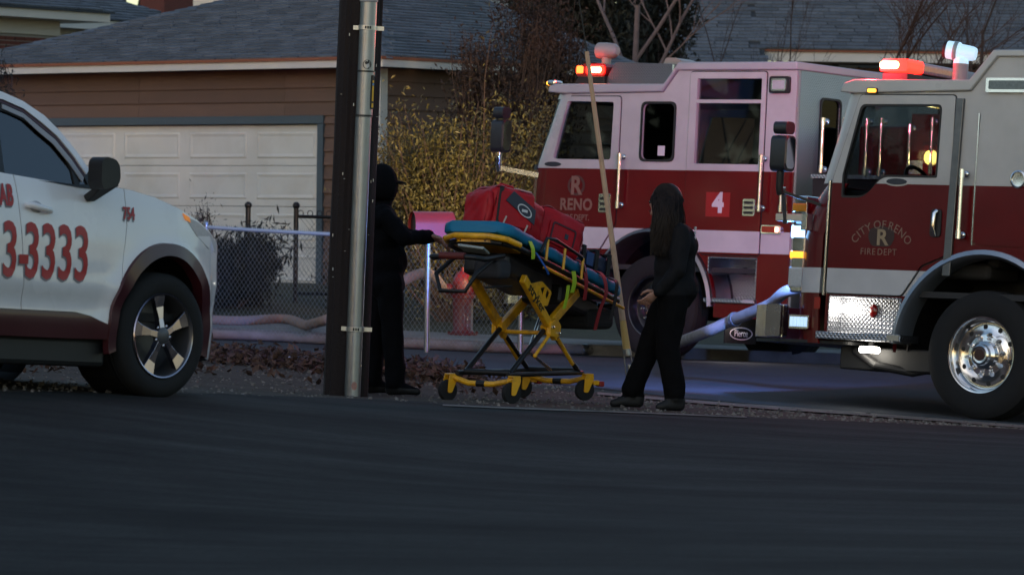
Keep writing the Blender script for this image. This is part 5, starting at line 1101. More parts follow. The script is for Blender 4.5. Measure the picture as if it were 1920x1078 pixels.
def ztop(x): return float(ip(x, [-3.68, -3.4, -2.6, -1.39, -.73, -.53, -.30, -.085, .146, .30, .45, .6, .75, .94], [.95, 1.22, 1.30, 1.25, 1.205, 1.222, 1.208, 1.175, 1.112, 1.06, 1.0, .935, .88, .80]))
AR_ = .405
def zbot(x):
    z = float(ip(x, [-3.68, -3.2, -3.1, -2.3, -2.2, -.72, -.60, -.43, .38, .5, .94], [.42, .36, .40, .40, .483, .483, .465, .405, .33, .25, .22]))
    for c in (0, -2.69):
        if abs(x - c) < AR_: z = max(z, .365 + math.sqrt(AR_ ** 2 - (x - c) ** 2) * (1.28 if False else 1.22) )
    return z
def side_patch(name, xa, xb, m, zlo=zbot, zhi=ztop, off_=0, nx=None, nz=22, parent=TX, back=.012, tilt=None):
    """body side panel on both flanks' shape, right side (y<0) or left"""
    for s in (-1, 1):
        nx_ = nx or max(6, int(abs(xb(0) - xa(0) if callable(xa) else xb - xa) / .022)); b = MB(); vs = []; ws = []
        for i in range(nx_ + 1):
            for j in range(nz + 1):
                t = j / nz
                x0 = xa(t) if callable(xa) else xa; x1 = xb(t) if callable(xb) else xb
                x = x0 + (x1 - x0) * i / nx_; lo = zlo(x); z = lo + (zhi(x) - lo) * t
                y = ys(x, z) + off_; vs.append((x, s * y, z)); ws.append((x, s * (y - back), z))
        k = nz + 1; n = len(vs)
        fs = [(i * k + j, (i + 1) * k + j, (i + 1) * k + j + 1, i * k + j + 1) for i in range(nx_) for j in range(nz)]
        rim_ = [i * k for i in range(nx_ + 1)] + [nx_ * k + j for j in range(1, k)] + [i * k + nz for i in range(nx_ - 1, -1, -1)] + [j for j in range(nz - 1, 0, -1)]
        b.add(vs + ws, fs + [tuple(n + q for q in reversed(f)) for f in fs] + [(rim_[i], rim_[(i + 1) % len(rim_)], n + rim_[(i + 1) % len(rim_)], n + rim_[i]) for i in range(len(rim_))])
        o = b.build(name, m, parent, smooth=35)
        if s < 0: right = o
    return right
dfe = lambda t: -.432 + .085 * min(1, t * 1.6)          # front edge of the front door
dre = lambda t: -1.150 - .075 * t                        # gap between the doors
fender_r = side_patch('front_fender', lambda t: dfe(t) + .007, .938, tw, nx=70)
fdoor = side_patch('front_door', dre, dfe, tw, nx=40)
rdoor = side_patch('rear_door', -2.28, lambda t: dre(t) - .007, tw, nx=44)
side_patch('rear_quarter', -3.675, -2.287, tw, nx=60)
side_patch('sill_cladding', -2.22, -.40, maroon, zlo=lambda x: float(ip(x, [-2.3, -.75, -.40], [.33, .33, .335])), zhi=lambda x: zbot(x) - .004 if x < -.43 else .40, off_=.012, nz=6)
b = MB(); b.box(-2.3, -.42, -.86, .86, .17, .34); b.build('underbody', blk, TX, bevel=.03)
def arch_trim(cx, parent):
    for s in (-1, 1):
        b = MB(); n = 40; k = 4
        ring = []
        for i in range(n + 1):
            t = math.radians(-14 + 208 * i / n); e = .92 + .08 * abs(math.sin(2 * t))
            for rr, o_ in ((.385, -.05), (.395, .016), (.452 * (1.0 + .05 * abs(math.cos(t))), .018), (.46 * (1 + .05 * abs(math.cos(t))), -.02)):
                x = cx + rr * math.cos(t); z = .365 + rr * math.sin(t) * (1.2 if math.sin(t) > 0 else 1.0); ring.append((x, s * (ys(x, max(z, .3)) + o_), z))
        b.add(ring, [(i * k + j, i * k + (j + 1) % k, (i + 1) * k + (j + 1) % k, (i + 1) * k + j) for i in range(n) for j in range(k)]); b.build('arch_cladding', maroon, parent, smooth=40)
arch_trim(0, TX); arch_trim(-2.69, TX)
for cx in (0, -2.69):
    for s in (-1, 1):
        b = MB(); b.prism([(cx + .45 * math.cos(t), .365 + .54 * math.sin(t)) for t in np.linspace(-.2, math.pi + .2, 20)], fnY, s * .55, s * .56); b.lathe([(.43, 0), (.43, .28)], 24, (cx, s * .56, .42), (0, s, 0), cap=False); b.build('wheel_well', blk, TX)
# hood, windscreen, roof
def loft(name, rows, m, parent=TX, smooth=60):
    b = MB(); k = len(rows[0]); b.add([p for r in rows for p in r], [(i * k + j, i * k + j + 1, (i + 1) * k + j + 1, (i + 1) * k + j) for i in range(len(rows) - 1) for j in range(k - 1)]); return b.build(name, m, parent, smooth=smooth)
rows = []
for x in np.linspace(-.56, .90, 26):
    y = ys(x, ztop(x)) - .004; zt_ = ztop(x); hb = float(ip(x, [-.56, .2, .6, .9], [.055, .07, .06, .02])); rows.append([(x, y * q, zt_ + .002 + hb * (1 - abs(q) ** 2.2)) for q in np.linspace(-1, 1, 15)])
loft('bonnet', rows, tw)
pl = lambda z: .87 - (z - 1.22) * .5
apx = [(-.56, 1.225), (-.60, 1.307), (-.658, 1.411), (-.741, 1.517), (-.833, 1.603), (-.973, 1.676), (-1.123, 1.719)]
rows = [[(x + .10 * (1 - q * q) * (1.2 if x > -.8 else .5), (pl(z) - .01) * q, z + .02 * (1 - q * q)) for q in np.linspace(-1, 1, 13)] for x, z in apx[:-1]]
loft('windscreen', rows, txg)
rfp = [(-.95, 1.668), (-1.123, 1.719), (-1.5, 1.742), (-2.1, 1.745), (-2.7, 1.72), (-3.1, 1.66)]
rows = [[(x, (pl(z)) * q, z + .035 * (1 - abs(q) ** 2.5)) for q in np.linspace(-1, 1, 13)] for x, z in rfp]; loft('roof', rows, tw)
rows = [[(x, pl(z) * q * .97, z) for q in np.linspace(-1, 1, 9)] for x, z in ((-3.1, 1.66), (-3.3, 1.5), (-3.52, 1.24))]; loft('rear_window', rows, gl_dark)
GHo = [(-.50, 1.19), (-.56, 1.225)] + apx[1:] + [(-1.5, 1.742), (-2.1, 1.745), (-2.7, 1.72), (-3.1, 1.66), (-3.3, 1.5), (-3.52, 1.22), (-2.6, 1.285), (-1.39, 1.243), (-.73, 1.197)]
winF = [(-.745, 1.212), (-.735, 1.30), (-.750, 1.372), (-.812, 1.452), (-.905, 1.522), (-1.022, 1.571), (-1.12, 1.60), (-1.19, 1.612), (-1.225, 1.50), (-1.29, 1.245), (-1.224, 1.232)]
qtr = [(-.66, 1.325), (-.690, 1.335), (-.705, 1.215), (-.635, 1.218)]
winR = [(-1.36, 1.255), (-1.27, 1.615), (-2.05, 1.64), (-2.30, 1.60), (-2.25, 1.285)]; winQ = [(-2.36, 1.30), (-2.40, 1.60), (-2.75, 1.585), (-3.0, 1.42)]
fg = lambda s, dy: (lambda u, w, t: (u, s * (pl(w) + t + dy), w))
for s in (-1, 1):
    b = MB(); b.prism(GHo, fg(s, 0), -.03, .0, [winF, qtr, winR, winQ]); b.build('window_surround', blk, TX)
    rail = [(p[0] - .0, p[1]) for p in GHo[2:12]]; inn = [(x - .035 if x > -.9 else x - .01, z - .045 if x < -.8 else z - .03) for x, z in rail]
    b = MB(); b.prism(rail + inn[::-1], fg(s, 0), .001, .014); b.build('roof_rail_trim', tw, TX)
    inn2 = [(x - .058 if x > -.9 else x - .02, z - .072 if x < -.8 else z - .05) for x, z in rail]; inn3 = [(x - .083 if x > -.9 else x - .03, z - .100 if x < -.8 else z - .08) for x, z in rail]
    b = MB(); b.prism(inn2[:6] + inn3[:6][::-1], fg(s, 0), .001, .008); b.build('door_frame_trim', mat('grey_trim', (.33, .32, .34), .4) if s < 0 else MATS['grey_trim'], TX)
    inn1 = [(x - .04 if x > -.9 else x - .012, z - .05 if x < -.8 else z - .035) for x, z in rail]; inn1b = [(x - .052 if x > -.9 else x - .018, z - .066 if x < -.8 else z - .045) for x, z in rail]
    b = MB(); b.prism(inn1[:7] + inn1b[:7][::-1], fg(s, 0), .001, .006); b.build('weather_strip', maroon, TX)
    for nm, pg in (('front_window', winF), ('quarter_window', qtr), ('rear_side_window', winR), ('rear_quarter_window', winQ)):
        b = MB(); b.prism(pg, fg(s, 0), -.016, -.011); b.build(nm, txg, TX)
b = MB(); b.box(-3.4, .3, -.8, .8, .45, .5); b.build('cabin_floor', inter, TX)
for y in (-.38, .38): seat(TX, -1.35, y, .62)
b = MB(); b.box(-.95, -.55, -.75, .75, .95, 1.16); b.build('dashboard', inter, TX, bevel=.05)
# door mirror
b = MB(); mo = rpoly([(-.845, 1.36), (-.79, 1.385), (-.655, 1.372), (-.60, 1.34), (-.585, 1.265), (-.615, 1.225), (-.80, 1.195), (-.845, 1.23)], .03)
mo = [(-.665 + (x + .715) * .60, z - .01) for x, z in mo]
b.prism(mo, fnY, -1.085, -.975); b.build('door_mirror', blk, TX, bevel=.03, seg=3, smooth=40)
b = MB(); b.add([(-.70, -1.06, 1.21), (-.56, -1.06, 1.22), (-.585, -1.0, 1.22), (-.70, -1.0, 1.21), (-.68, -.91, 1.115), (-.615, -.91, 1.12), (-.62, -.87, 1.15), (-.68, -.87, 1.15)], [(0, 1, 2, 3), (4, 5, 6, 7), (0, 1, 5, 4), (1, 2, 6, 5), (2, 3, 7, 6), (3, 0, 4, 7)]); b.build('mirror_foot', blk, TX, bevel=.008)
b = MB(); b.prism(mo, lambda u, w, t: (u, -t, w), -1.13, -.97); b.build('door_mirror', blk, TX, bevel=.03, seg=3, smooth=40)
# handle
def onside(x, z, o=0): return (x, -(ys(x, z) + o), z)
b = MB(); b.tube([onside(-1.165, 1.072, .006), onside(-1.14, 1.072, .035), onside(-1.0, 1.05, .035), onside(-.965, 1.045, .008)], [.014, .02, .018, .012], 10); b.build('door_handle', tw, fdoor, smooth=50)
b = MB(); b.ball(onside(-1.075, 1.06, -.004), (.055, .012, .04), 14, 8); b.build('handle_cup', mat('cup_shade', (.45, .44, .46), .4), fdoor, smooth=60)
# lettering that follows the door surface
def onpanel(x0, z0, o, sh=0): return lambda x, y, z: onside(x0 + x, z0 + y + sh * x, o + z)
for tx, sz, x0, z0, sx, bd, nm in (('3-', .44, -1.245, .80, .60, .006, 'phone_number'), ('3333', .44, -.915, .80, .60, .006, 'phone_number'), ('S CAB', .165, -1.37, 1.115, .50, .006, 'company_name'), ('754', .10, -.325, 1.065, .62, .003, 'cab_number')):
    pr = rdoor if x0 < -1.2 else (fender_r if x0 > -.4 else fdoor)
    text_mesh(tx, sz, onpanel(x0 - .006, z0 - .008, .0022), tgrey, nm + '_edge', pr, bold=bd + .004, sx=sx, depth=.0005, space=1.0 if sz > .3 else 1.05); text_mesh(tx, sz, onpanel(x0, z0, .0045), tred, nm, pr, bold=bd, sx=sx, depth=.0008, space=1.0 if sz > .3 else 1.05)
# head lamp; the orange glint at its corner is a faintly glowing amber lens
def sidepiece(name, pts, o, m, parent):
    b = MB(); n = len(pts); b.add([onside(x, z, o) for x, z in pts] + [onside(x, z, -.01) for x, z in pts], [tuple(range(n))] + [(i, (i + 1) % n, n + (i + 1) % n, n + i) for i in range(n)]); return b.build(name, m, parent, smooth=30)
hl = sidepiece('headlamp', [(.16, 1.085), (.30, 1.05), (.45, .99), (.58, .93), (.56, .88), (.42, .90), (.28, .97)], .004, lens_c, TX)
sidepiece('corner_glint_lens', [(.15, 1.095), (.21, 1.075), (.22, 1.045), (.17, 1.06)], .007, em('amber_glint', (1, .30, .03), .15), hl)
sidepiece('wheel_arch_marker', [(.40, .62), (.47, .62), (.47, .60), (.40, .60)], .004, mat('marker_pale', (.5, .2, .18), .3), TX)
# wheels
alloy = mat('machined_alloy', (.36, .33, .40), .16, 1, .05, 10); alloy_d = mat('dark_alloy', (.10, .10, .11), .4, .6, .1)  # purple cast by the lights is mixed into the spoke alloy colour
def car_wheel(parent, c, s):
    w = empty('wheel'); w.parent = parent; w.location = c; w.rotation_euler = (0, 0, 0 if s < 0 else math.pi); ax = (0, -1, 0)
    b = MB(); b.lathe([(.245, -.22), (.30, -.232), (.345, -.222), (.366, -.195), (.37, -.15), (.362, -.148), (.362, -.138), (.37, -.136), (.37, -.09), (.362, -.088), (.362, -.078), (.37, -.076), (.366, -.03), (.345, -.004), (.31, .006), (.27, .002), (.245, -.014)], 56, (0, 0, 0), ax, close=True); b.build('tyre', rubber_dull, w, smooth=40)
    b = MB(); b.lathe([(.24, -.2), (.248, -.02), (.252, -.004), (.247, .002), (.238, -.004), (.232, -.02), (.226, -.15), (.1, -.15), (0, -.15)], 48, (0, 0, 0), ax, cap=False); rim = b.build('rim', alloy_d, w, smooth=40)
    b = MB(); b.lathe([(.2515, -.002), (.2475, .0035), (.240, .001)], 48, (0, 0, 0), ax, cap=False); b.build('rim_lip', alloy, rim, smooth=40)
    for k in range(5):
        a_ = math.pi / 2 + 2 * math.pi * k / 5 + .16; R = Matrix.Rotation(-a_, 3, 'Y'); b = MB()
        pts = [(.045, -.020), (.10, -.019), (.17, -.032), (.242, -.052), (.242, .052), (.17, .032), (.10, .019), (.045, .020)]
        hh = [.0, -.006, -.010, -.006, -.006, -.010, -.006, .0]
        top = [R @ Vector((p[0], -(hh[i] - .004), p[1])) for i, p in enumerate(pts)]; bot = [R @ Vector((p[0] * .99, .05, p[1] * .8)) for p in pts]; n = len(pts)
        b.add(top + bot, [(0, 1, 6, 7), (1, 2, 5, 6), (2, 3, 4, 5)] + [(i, (i + 1) % n, n + (i + 1) % n, n + i) for i in range(n)]); b.build('spoke', alloy, rim, bevel=.003)
        b = MB(); a2 = a_ + math.pi / 5; b.lathe([(.011, 0), (.011, .012), (0, .014)], 8, (.06 * math.cos(a2), .018, .06 * math.sin(a2)), ax); b.build('lug_nut', alloy, rim)
    b = MB(); b.lathe([(.05, -.04), (.05, -.004), (.032, .004), (0, .006)], 20, (0, 0, 0), ax); b.build('centre_cap', alloy_d, rim, smooth=40)
for x in (0, -2.69):
    for s in (-1, 1): car_wheel(TX, (x, s * .915, .37), s)
# ================================================================== ambulance stretcher
SD = 31.2
SM = pose(974, 751, SD, (0, 0, 0), 62, -.01, .012)
ST = empty('stretcher', mw=SM, label='yellow framed ambulance stretcher with teal mattress between the two people', cat='stretcher')
ye = mat('stretcher_yellow', (.88, .43, .010), .38, 0, .08, 12, coat=.3, dirt=(.42, .19, .02), dscale=11); sb = mat('stretcher_black', (.013, .013, .015), .4, .2, .15, 12); teal = mat('teal_vinyl', (.007, .17, .33), .5, 0, .1, 6, .2, 30, spec=.3)
BL, BW = .58, .26; TAU = math.radians(13)
lx_, lz_ = Vector((math.cos(TAU), 0, -math.sin(TAU))), Vector((math.sin(TAU), 0, math.cos(TAU)))
def Lt(s, y, h): return Vector((-.725, 0, 1.20)) + lx_ * s + Vector((0, y, 0)) + lz_ * h
# base
for e, s in ((-1, 'head'), (1, 'foot')):
    x = e * BL; sg = e
    b = MB(); b.tube([(x, BW, .175), (x + .0, BW * .75, .16), (x + sg * .02, .10, .135), (x + sg * .02, -.10, .135), (x, -BW * .75, .155), (x, -BW, .175)], .021, 10); b.build('base_crossbar', ye, ST, smooth=50)
    b = MB(); b.tube([(x + sg * .02, .035, .135), (x + sg * .02, -.035, .135)], .0225, 10); b.build('base_band', sb, ST, smooth=50)
for y in (BW - .05, -BW + .05):
    b = MB(); b.tube([(-BL, y, .205), (BL, y, .205)], .018, 10); b.build('base_rail', sb, ST, smooth=50)
for x in (-BL, BL):
    for y in (BW, -BW):
        cx = empty('caster'); cx.parent = ST; cx.location = (x, y, 0); cx.rotation_euler = (0, 0, math.radians(-35 if x > 0 else -25))
        b = MB(); b.lathe([(.045, -.022), (.072, -.02), (.077, -.012), (.077, .012), (.072, .02), (.045, .022)], 24, (-.025, 0, .077), (0, 1, 0)); b.build('wheel', rubber, cx, smooth=40)
        b = MB(); b.lathe([(.045, -.018), (.045, .018)], 16, (-.025, 0, .077), (0, 1, 0)); b.build('wheel_hub', mat('caster_grey', (.12, .12, .12), .5) if 'caster_grey' not in MATS else MATS['caster_grey'], cx)
        for s in (1, -1):
            b = MB(); b.prism(rpoly([(-.045, .06), (-.01, .06), (.035, .16), (.03, .195), (-.03, .195), (-.04, .16)], .015), fnY, s * .027, s * .035); b.build('fork', ye, cx)
        b = MB(); b.box(-.035, .035, -.035, .035, .185, .20); b.build('fork_crown', ye, cx, bevel=.006)
        if x > 0:
            b = MB(); b.box(.035, .085, -.03, .03, .115, .15); b.build('pedal_arm', ye, cx, bevel=.006); b = MB(); b.box(.085, .125, -.035, .035, .105, .145); b.build('brake_pedal', mat('pedal_red', (.32, .02, .015), .5) if 'pedal_red' not in MATS else MATS['pedal_red'], cx, bevel=.008)
# crossed legs
def leg(side, pts_y, pts_b, w=.068, h=.046, wb=.04):
    b = MB(); b.bar(pts_y[0], pts_y[1], h, w); L = b.build('leg', ye, ST, bevel=.008)
    b = MB(); b.tube([Vector(pts_y[1]).lerp(Vector(pts_y[0]), .08), pts_b], .019, 10); b.build('leg_tube', sb, L, smooth=50); return L
for s, yy in ((-1, -.21), (1, .21)):
    yi = yy * .86
    LA = leg(s, [(-.40, yy, .90), (.14, yy, .47)], (.52, yy, .215))
    LB = leg(s, [(.52, yi, .80), (.0, yi, .52)], (-.50, yi, .215))
    b = MB(); b.tube([(.02, yy * 1.06, .49), (-.20, yy * 1.06, .34)], .013, 8); b.ball((-.20, yy * 1.06, .34), .017); b.build('gas_strut', ye, ST, smooth=50)
    b = MB(); b.tube([(.15, yy * 1.06, .46), (.40, yy * 1.06, .27)], .015, 8); b.build('gas_strut', ye, ST, smooth=50)
    b = MB(); c = Vector((.07, yy, .535)); b.prism(rpoly([(c.x - .08, c.z - .055), (c.x + .07, c.z - .06), (c.x + .09, c.z + .02), (c.x + .02, c.z + .075), (c.x - .07, c.z + .05)], .02), fnY, yy + s * .0, yy + s * .035); b.build('pivot_plate', ye, ST, bevel=.006)
    for q in ((.02, .545), (.11, .50)): b = MB(); b.lathe([(.013, 0), (.013, .012), (.005, .014), (0, .014)], 10, (q[0], yy + s * .035, q[1]), (0, s, 0)); b.build('pivot_bolt', chrome, ST)
    if s < 0:
        dirv = (Vector((.14, 0, .47)) - Vector((-.40, 0, .90))).normalized(); upv = Vector((-dirv.z, 0, dirv.x)) * -1
        if upv.z < 0: upv = -upv
        text_mesh('stryker', .10, lambda x, y, z: Vector((-.22, yy - .0235, .757)) + dirv * x + upv * y + Vector((0, -z, 0)), sb, 'leg_lettering', LA, bold=.002)
        b = MB(); b.prism(rpoly([(-.30, .86), (-.12, .88), (.04, .80), (-.02, .70), (-.14, .70), (-.22, .78)], .02), fnY, yy - .012, yy - .004, [rpoly([(-.14, .83), (-.06, .84), (-.10, .77)], .01), rpoly([(-.03, .82), (.01, .79), (-.04, .74), (-.06, .78)], .01)]); b.build('bracket_plate', ye, ST)
b = MB(); b.tube([(.07, .24, .50), (.07, -.24, .50)], .016, 10); b.build('cross_tube', ye, ST, smooth=50)
b = MB(); b.tube([(.30, 0, .62), (.12, 0, .36), (.48, 0, .22)], .014, 8); b.build('hydraulic_rod', pol, ST, smooth=50)
b = MB(); b.tube([(-.50, .19, .215), (-.50, -.19, .215)], .022, 10); b.build('slide_tube', sb, ST, smooth=50); b = MB(); b.tube([(.52, .2, .215), (.52, -.2, .215)], .022, 10); b.build('slide_tube', sb, ST, smooth=50)
# litter frame
for s in (-1, 1):
    b = MB(); b.tube([Lt(.02, s * .20, -.05), Lt(.12, s * .27, -.05), Lt(1.80, s * .27, -.05), Lt(1.93, s * .2, -.05)], .021, 10); b.build('litter_rail', sb, ST, smooth=50)
    b = MB(); b.tube([Lt(.55, s * .285, -.095), Lt(1.88, s * .285, -.095)], .013, 8); b.build('lower_rail', ye, ST, smooth=50)
    # fold-down side rail lying against the mattress
    b = MB(); b.tube([Lt(.42, s * .305, -.02), Lt(.48, s * .315, .10), Lt(.62, s * .315, .125), Lt(1.05, s * .315, .10), Lt(1.16, s * .305, -.02)], .013, 8); sr = b.build('side_rail', sb, ST, smooth=50)
    for q in (.50, .78, 1.08): b = MB(); b.tube([Lt(q, s * .318, -.06), Lt(q - .01, s * .318, .095)], .011, 8); b.build('rail_post', ye, sr, smooth=50)
b = MB(); b.tube([Lt(.02, .20, -.05), Lt(-.03, .1, -.05), Lt(-.03, -.1, -.05), Lt(.02, -.2, -.05)], .021, 10); b.build('head_tube', sb, ST, smooth=50)
b = MB(); b.tube([Lt(1.93, .2, -.05), Lt(1.97, .1, -.06), Lt(1.97, -.1, -.06), Lt(1.93, -.2, -.05)], .021, 10); b.build('foot_tube', sb, ST, smooth=50)
b = MB(); b.tube([Lt(.10, .285, -.03), Lt(.0, .25, -.025), Lt(-.07, .14, -.02), Lt(-.07, -.14, -.02), Lt(.0, -.25, -.025), Lt(.14, -.285, -.035)], .022, 10); b.build('head_bumper', ye, ST, smooth=50)
b = MB(); b.prism(rpoly([(.05, -.22), (-.05, -.12), (-.05, .12), (.05, .22), (.3, .22), (.3, -.22)], .03), lambda u, w, t: Lt(u, w, t), -.06, -.03); b.build('head_deck', ye, ST)
b = MB(); b.prism(rrect(.3, 1.9, -.25, .25, .03), lambda u, w, t: Lt(u, w, t), -.035, -.02); b.build('litter_deck', sb, ST)
# mechanism block under the litter
b = MB(); b.obox(Lt(.55, 0, -.16), (.75, .36, .16), Matrix((lx_, Vector((0, 1, 0)), lz_)).transposed()); b.build('motor_housing', sb, ST, bevel=.03)
b = MB(); b.obox(Lt(1.40, 0, -.17), (.62, .34, .15), Matrix((lx_, Vector((0, 1, 0)), lz_)).transposed()); b.build('drive_housing', sb, ST, bevel=.03)
b = MB(); b.obox((.92, 0, .60), (.42, .40, .16), None); b.build('storage_net', mat('net_black', (.01, .01, .011), .9), ST, bevel=.05, seg=3)
b = MB(); b.obox(Lt(.12, -.1, -.22), (.20, .22, .14), None); b.build('hanging_pouch', mat('pouch_grey', (.03, .03, .036), .8), ST, bevel=.04, seg=3)
# push handles at the head end
hc_ = [(-.70, .21, 1.06), (-.98, .21, 1.03), (-1.06, .18, 1.04), (-1.08, 0, 1.05), (-1.06, -.18, 1.04), (-.98, -.21, 1.03), (-.70, -.21, 1.06)]
b = MB(); b.tube(hc_, .019, 10); b.build('push_handle', sb, ST, smooth=50)
b = MB(); b.tube([(-.74, .16, 1.04), (-1.02, .16, .92), (-1.06, .10, .80), (-1.06, -.10, .80), (-1.02, -.16, .92), (-.74, -.16, 1.04)], .016, 8); b.build('lower_handle', sb, ST, smooth=50)
b = MB(); b.tube([(-.95, -.2, .83), (-.55, -.2, .84)], .008, 6); b.build('release_rod', sb, ST)
b = MB(); b.tube([(-1.075, .1, 1.05), (-1.075, -.1, 1.05)], .026, 10); b.build('handle_grip', mat('grip_dark_red', (.11, .012, .010), .6), ST, smooth=50)
b = MB(); b.obox((-.80, -.02, 1.10), (.16, .2, .02), Euler((.1, .25, .2)).to_matrix()); b.build('folded_sheet', mat('grey_sheet', (.34, .38, .38), .8), ST, bevel=.008)
# mattress in three sections
def pad(s0, s1, h0, h1, y=.275, t=.088, m=teal):
    b = MB(); n = 10; prof = rpoly([(-y, 0), (y, 0), (y, t), (-y, t)], .035, 4); k = len(prof)
    for i in range(n + 1):
        q = i / n; s = s0 + (s1 - s0) * q; h = h0 + (h1 - h0) * q; e = 1 - .0 * q
        if i in (0, n): e = .93
        for p in prof: b.v.append(tuple(Lt(s, p[0] * (e if s0 > .05 or i else .72), h + (p[1] - t / 2) * e + t / 2 + .004 * math.sin(s * 31 + p[0] * 9))))
    b.f = [(i * k + j, i * k + (j + 1) % k, (i + 1) * k + (j + 1) % k, (i + 1) * k + j) for i in range(n) for j in range(k)] + [tuple(range(k)), tuple(n * k + j for j in range(k))]; b.m = [0] * len(b.f)
    return b.build('mattress_section', m, ST, smooth=50)
pad(-.06, .62, .005, -.005); pad(.628, 1.22, -.005, -.012); pad(1.228, 1.86, -.012, -.014)
# straps
lime = mat('lime_strap', (.42, .62, .02), .6); rs_ = mat('red_strap', (.30, .008, .012), .6); bs_ = mat('black_strap', (.01, .01, .01), .6)
def strap(pts, w, m, name='strap', ax=(1, 0, 0)):
    b = MB(); ax = Vector(ax); vs = []
    P = smooth_path(pts, 6)
    for p in P: vs += [p - ax * w / 2, p + ax * w / 2]
    nrm = Vector((0, -.004, .003)); n = len(vs); fs = [(2 * i, 2 * i + 1, 2 * i + 3, 2 * i + 2) for i in range(len(P) - 1)]
    b.add(vs + [v + nrm for v in vs], fs + [tuple(n + q for q in f) for f in fs] + [(2 * i, 2 * i + 2, n + 2 * i + 2, n + 2 * i) for i in range(len(P) - 1)] + [(2 * i + 1, 2 * i + 3, n + 2 * i + 3, n + 2 * i + 1) for i in range(len(P) - 1)])
    return b.build(name, m, ST, smooth=50)
strap([Lt(1.12, -.20, .095), Lt(1.13, -.285, .07), Lt(1.15, -.325, -.06), Lt(1.16, -.325, -.20)], .05, rs_)
strap([Lt(1.45, -.15, .09), Lt(1.46, -.28, .07), Lt(1.48, -.33, -.06), Lt(1.40, -.34, -.22), Lt(1.36, -.34, -.38)], .05, rs_)
strap([Lt(.92, -.33, -.04), Lt(.93, -.345, -.12), Lt(.92, -.34, -.20)], .06, lime); strap([Lt(.86, -.335, -.16), Lt(.84, -.345, -.25), Lt(.83, -.34, -.34)], .045, lime)
strap([Lt(1.62, .2, .085), Lt(1.62, -.28, .075), Lt(1.64, -.33, -.05), Lt(1.62, -.32, -.24)], .05, bs_)
strap([Lt(.30, -.26, .05), Lt(.31, -.30, -.02), Lt(.33, -.30, -.09)], .05, lime)
strap([Lt(.38, -.29, -.03), Lt(.50, -.31, -.10), Lt(.60, -.30, -.14)], .025, mat('blue_strap', (.02, .12, .5), .5))
# ------------------------------------------------------------------ bags on the mattress
bagr = mat('red_bag_vinyl', (.44, .006, .014), .5, 0, .12, 7, .25, 25, spec=.3); bagd = mat('bag_panel_dark', (.03, .035, .055), .6); piping = mat('bag_piping', (.55, .42, .38), .5)
def soft_box(b, sx, sy, sz, r=.05, puff=.014, n=12):
    """rounded box with slightly puffed faces, centred on x,y, resting on z=0"""
    vs = []; fs = []
    for ax in range(3):
        for sg in (-1, 1):
            base = len(vs)
            for i in range(n + 1):
                for j in range(n + 1):
                    u = -1 + 2 * i / n; w = -1 + 2 * j / n; p = [0, 0, 0]; p[ax] = sg; p[(ax + 1) % 3] = u; p[(ax + 2) % 3] = w
                    h = [sx / 2, sy / 2, sz / 2]; q = [p[k] * h[k] for k in range(3)]; c = [max(-h[k] + r, min(h[k] - r, q[k])) for k in range(3)]
                    d = Vector(q) - Vector(c); L = d.length; d = d / L * r if L > 1e-6 else d; q = Vector(c) + d
                    pf = puff * (1 - u * u) * (1 - w * w) + .004 * math.sin(q.x * 40 + q.z * 30 + ax) + .0045 * math.sin(q.x * 23 - q.y * 31 + q.z * 17 + ax * 2) + .003 * math.sin(q.z * 61 + q.y * 47); q[ax] += sg * pf; vs.append((q.x, q.y, q.z + sz / 2))
            for i in range(n):
                for j in range(n): fs.append((base + i * (n + 1) + j, base + (i + 1) * (n + 1) + j, base + (i + 1) * (n + 1) + j + 1, base + i * (n + 1) + j + 1))
    return b.add(vs, fs)
def bag(name, s, y, rz, size, label, ry=0, h=.086):
    Mx = SM @ Matrix.Translation(Lt(s, y, h)) @ Matrix.Rotation(TAU + ry, 4, 'Y') @ Matrix.Rotation(rz, 4, 'Z')
    T = empty(name, mw=Mx, label=label, cat='bag', group='red medical bags on the stretcher'); b = MB(); soft_box(b, *size); b.build('body', bagr, T, smooth=60); return T
B1 = bag('medical_bag', .36, .02, math.radians(-28), (.36, .36, .33), 'large red medical bag with dark panel standing at the head of the stretcher', -.02)
b = MB(); b.prism(rrect(-.15, .14, .05, .29, .03), fnY, -.200, -.192); b.build('front_pocket', bagr, B1, bevel=.015)
b = MB(); b.prism([(-.05, .30), (.16, .20), (.16, .09), (-.11, .22)], fnY, -.208, -.199); pn = b.build('dark_panel', bagd, B1, bevel=.004)
b = MB(); t_ = np.linspace(0, 6.283, 21)[:-1]; b.prism([(.06 + .065 * math.cos(t), .175 + .042 * math.sin(t) - .3 * .065 * math.cos(t)) for t in t_], fnY, -.2105, -.2085, [[(.06 + .056 * math.cos(t), .175 + .034 * math.sin(t) - .3 * .056 * math.cos(t)) for t in t_]]); b.build('oval_logo', mat('logo_white', (.6, .6, .62), .5), pn)
b = MB(); b.box(.035, .085, -.2105, -.2085, .165, .185); b.build('logo_bar', MATS['logo_white'], pn)
b = MB(); b.box(-.165, -.13, -.198, -.188, .02, .31); b.build('edge_strap', bs_, B1, bevel=.003)
for q in ((-.10, .075), (.09, .045)): b = MB(); b.obox((q[0], -.205, q[1]), (.012, .004, .07), Euler((0, .35, 0)).to_matrix()); b.build('reflective_tab', piping, B1)
b = MB(); b.tube([(-.08, -.02, .335), (-.05, -.02, .365), (.05, -.02, .365), (.08, -.02, .335)], .013, 8); b.build('carry_handle', bagr, B1, smooth=50)
b = MB(); b.box(.02, .16, -.12, -.09, .338, .346); b.build('top_label', piping, B1)
b = MB(); soft_box(b, .07, .30, .26, .03); o = b.build('end_pocket', bagr, B1, smooth=60); o.location = (-.20, 0, .02)
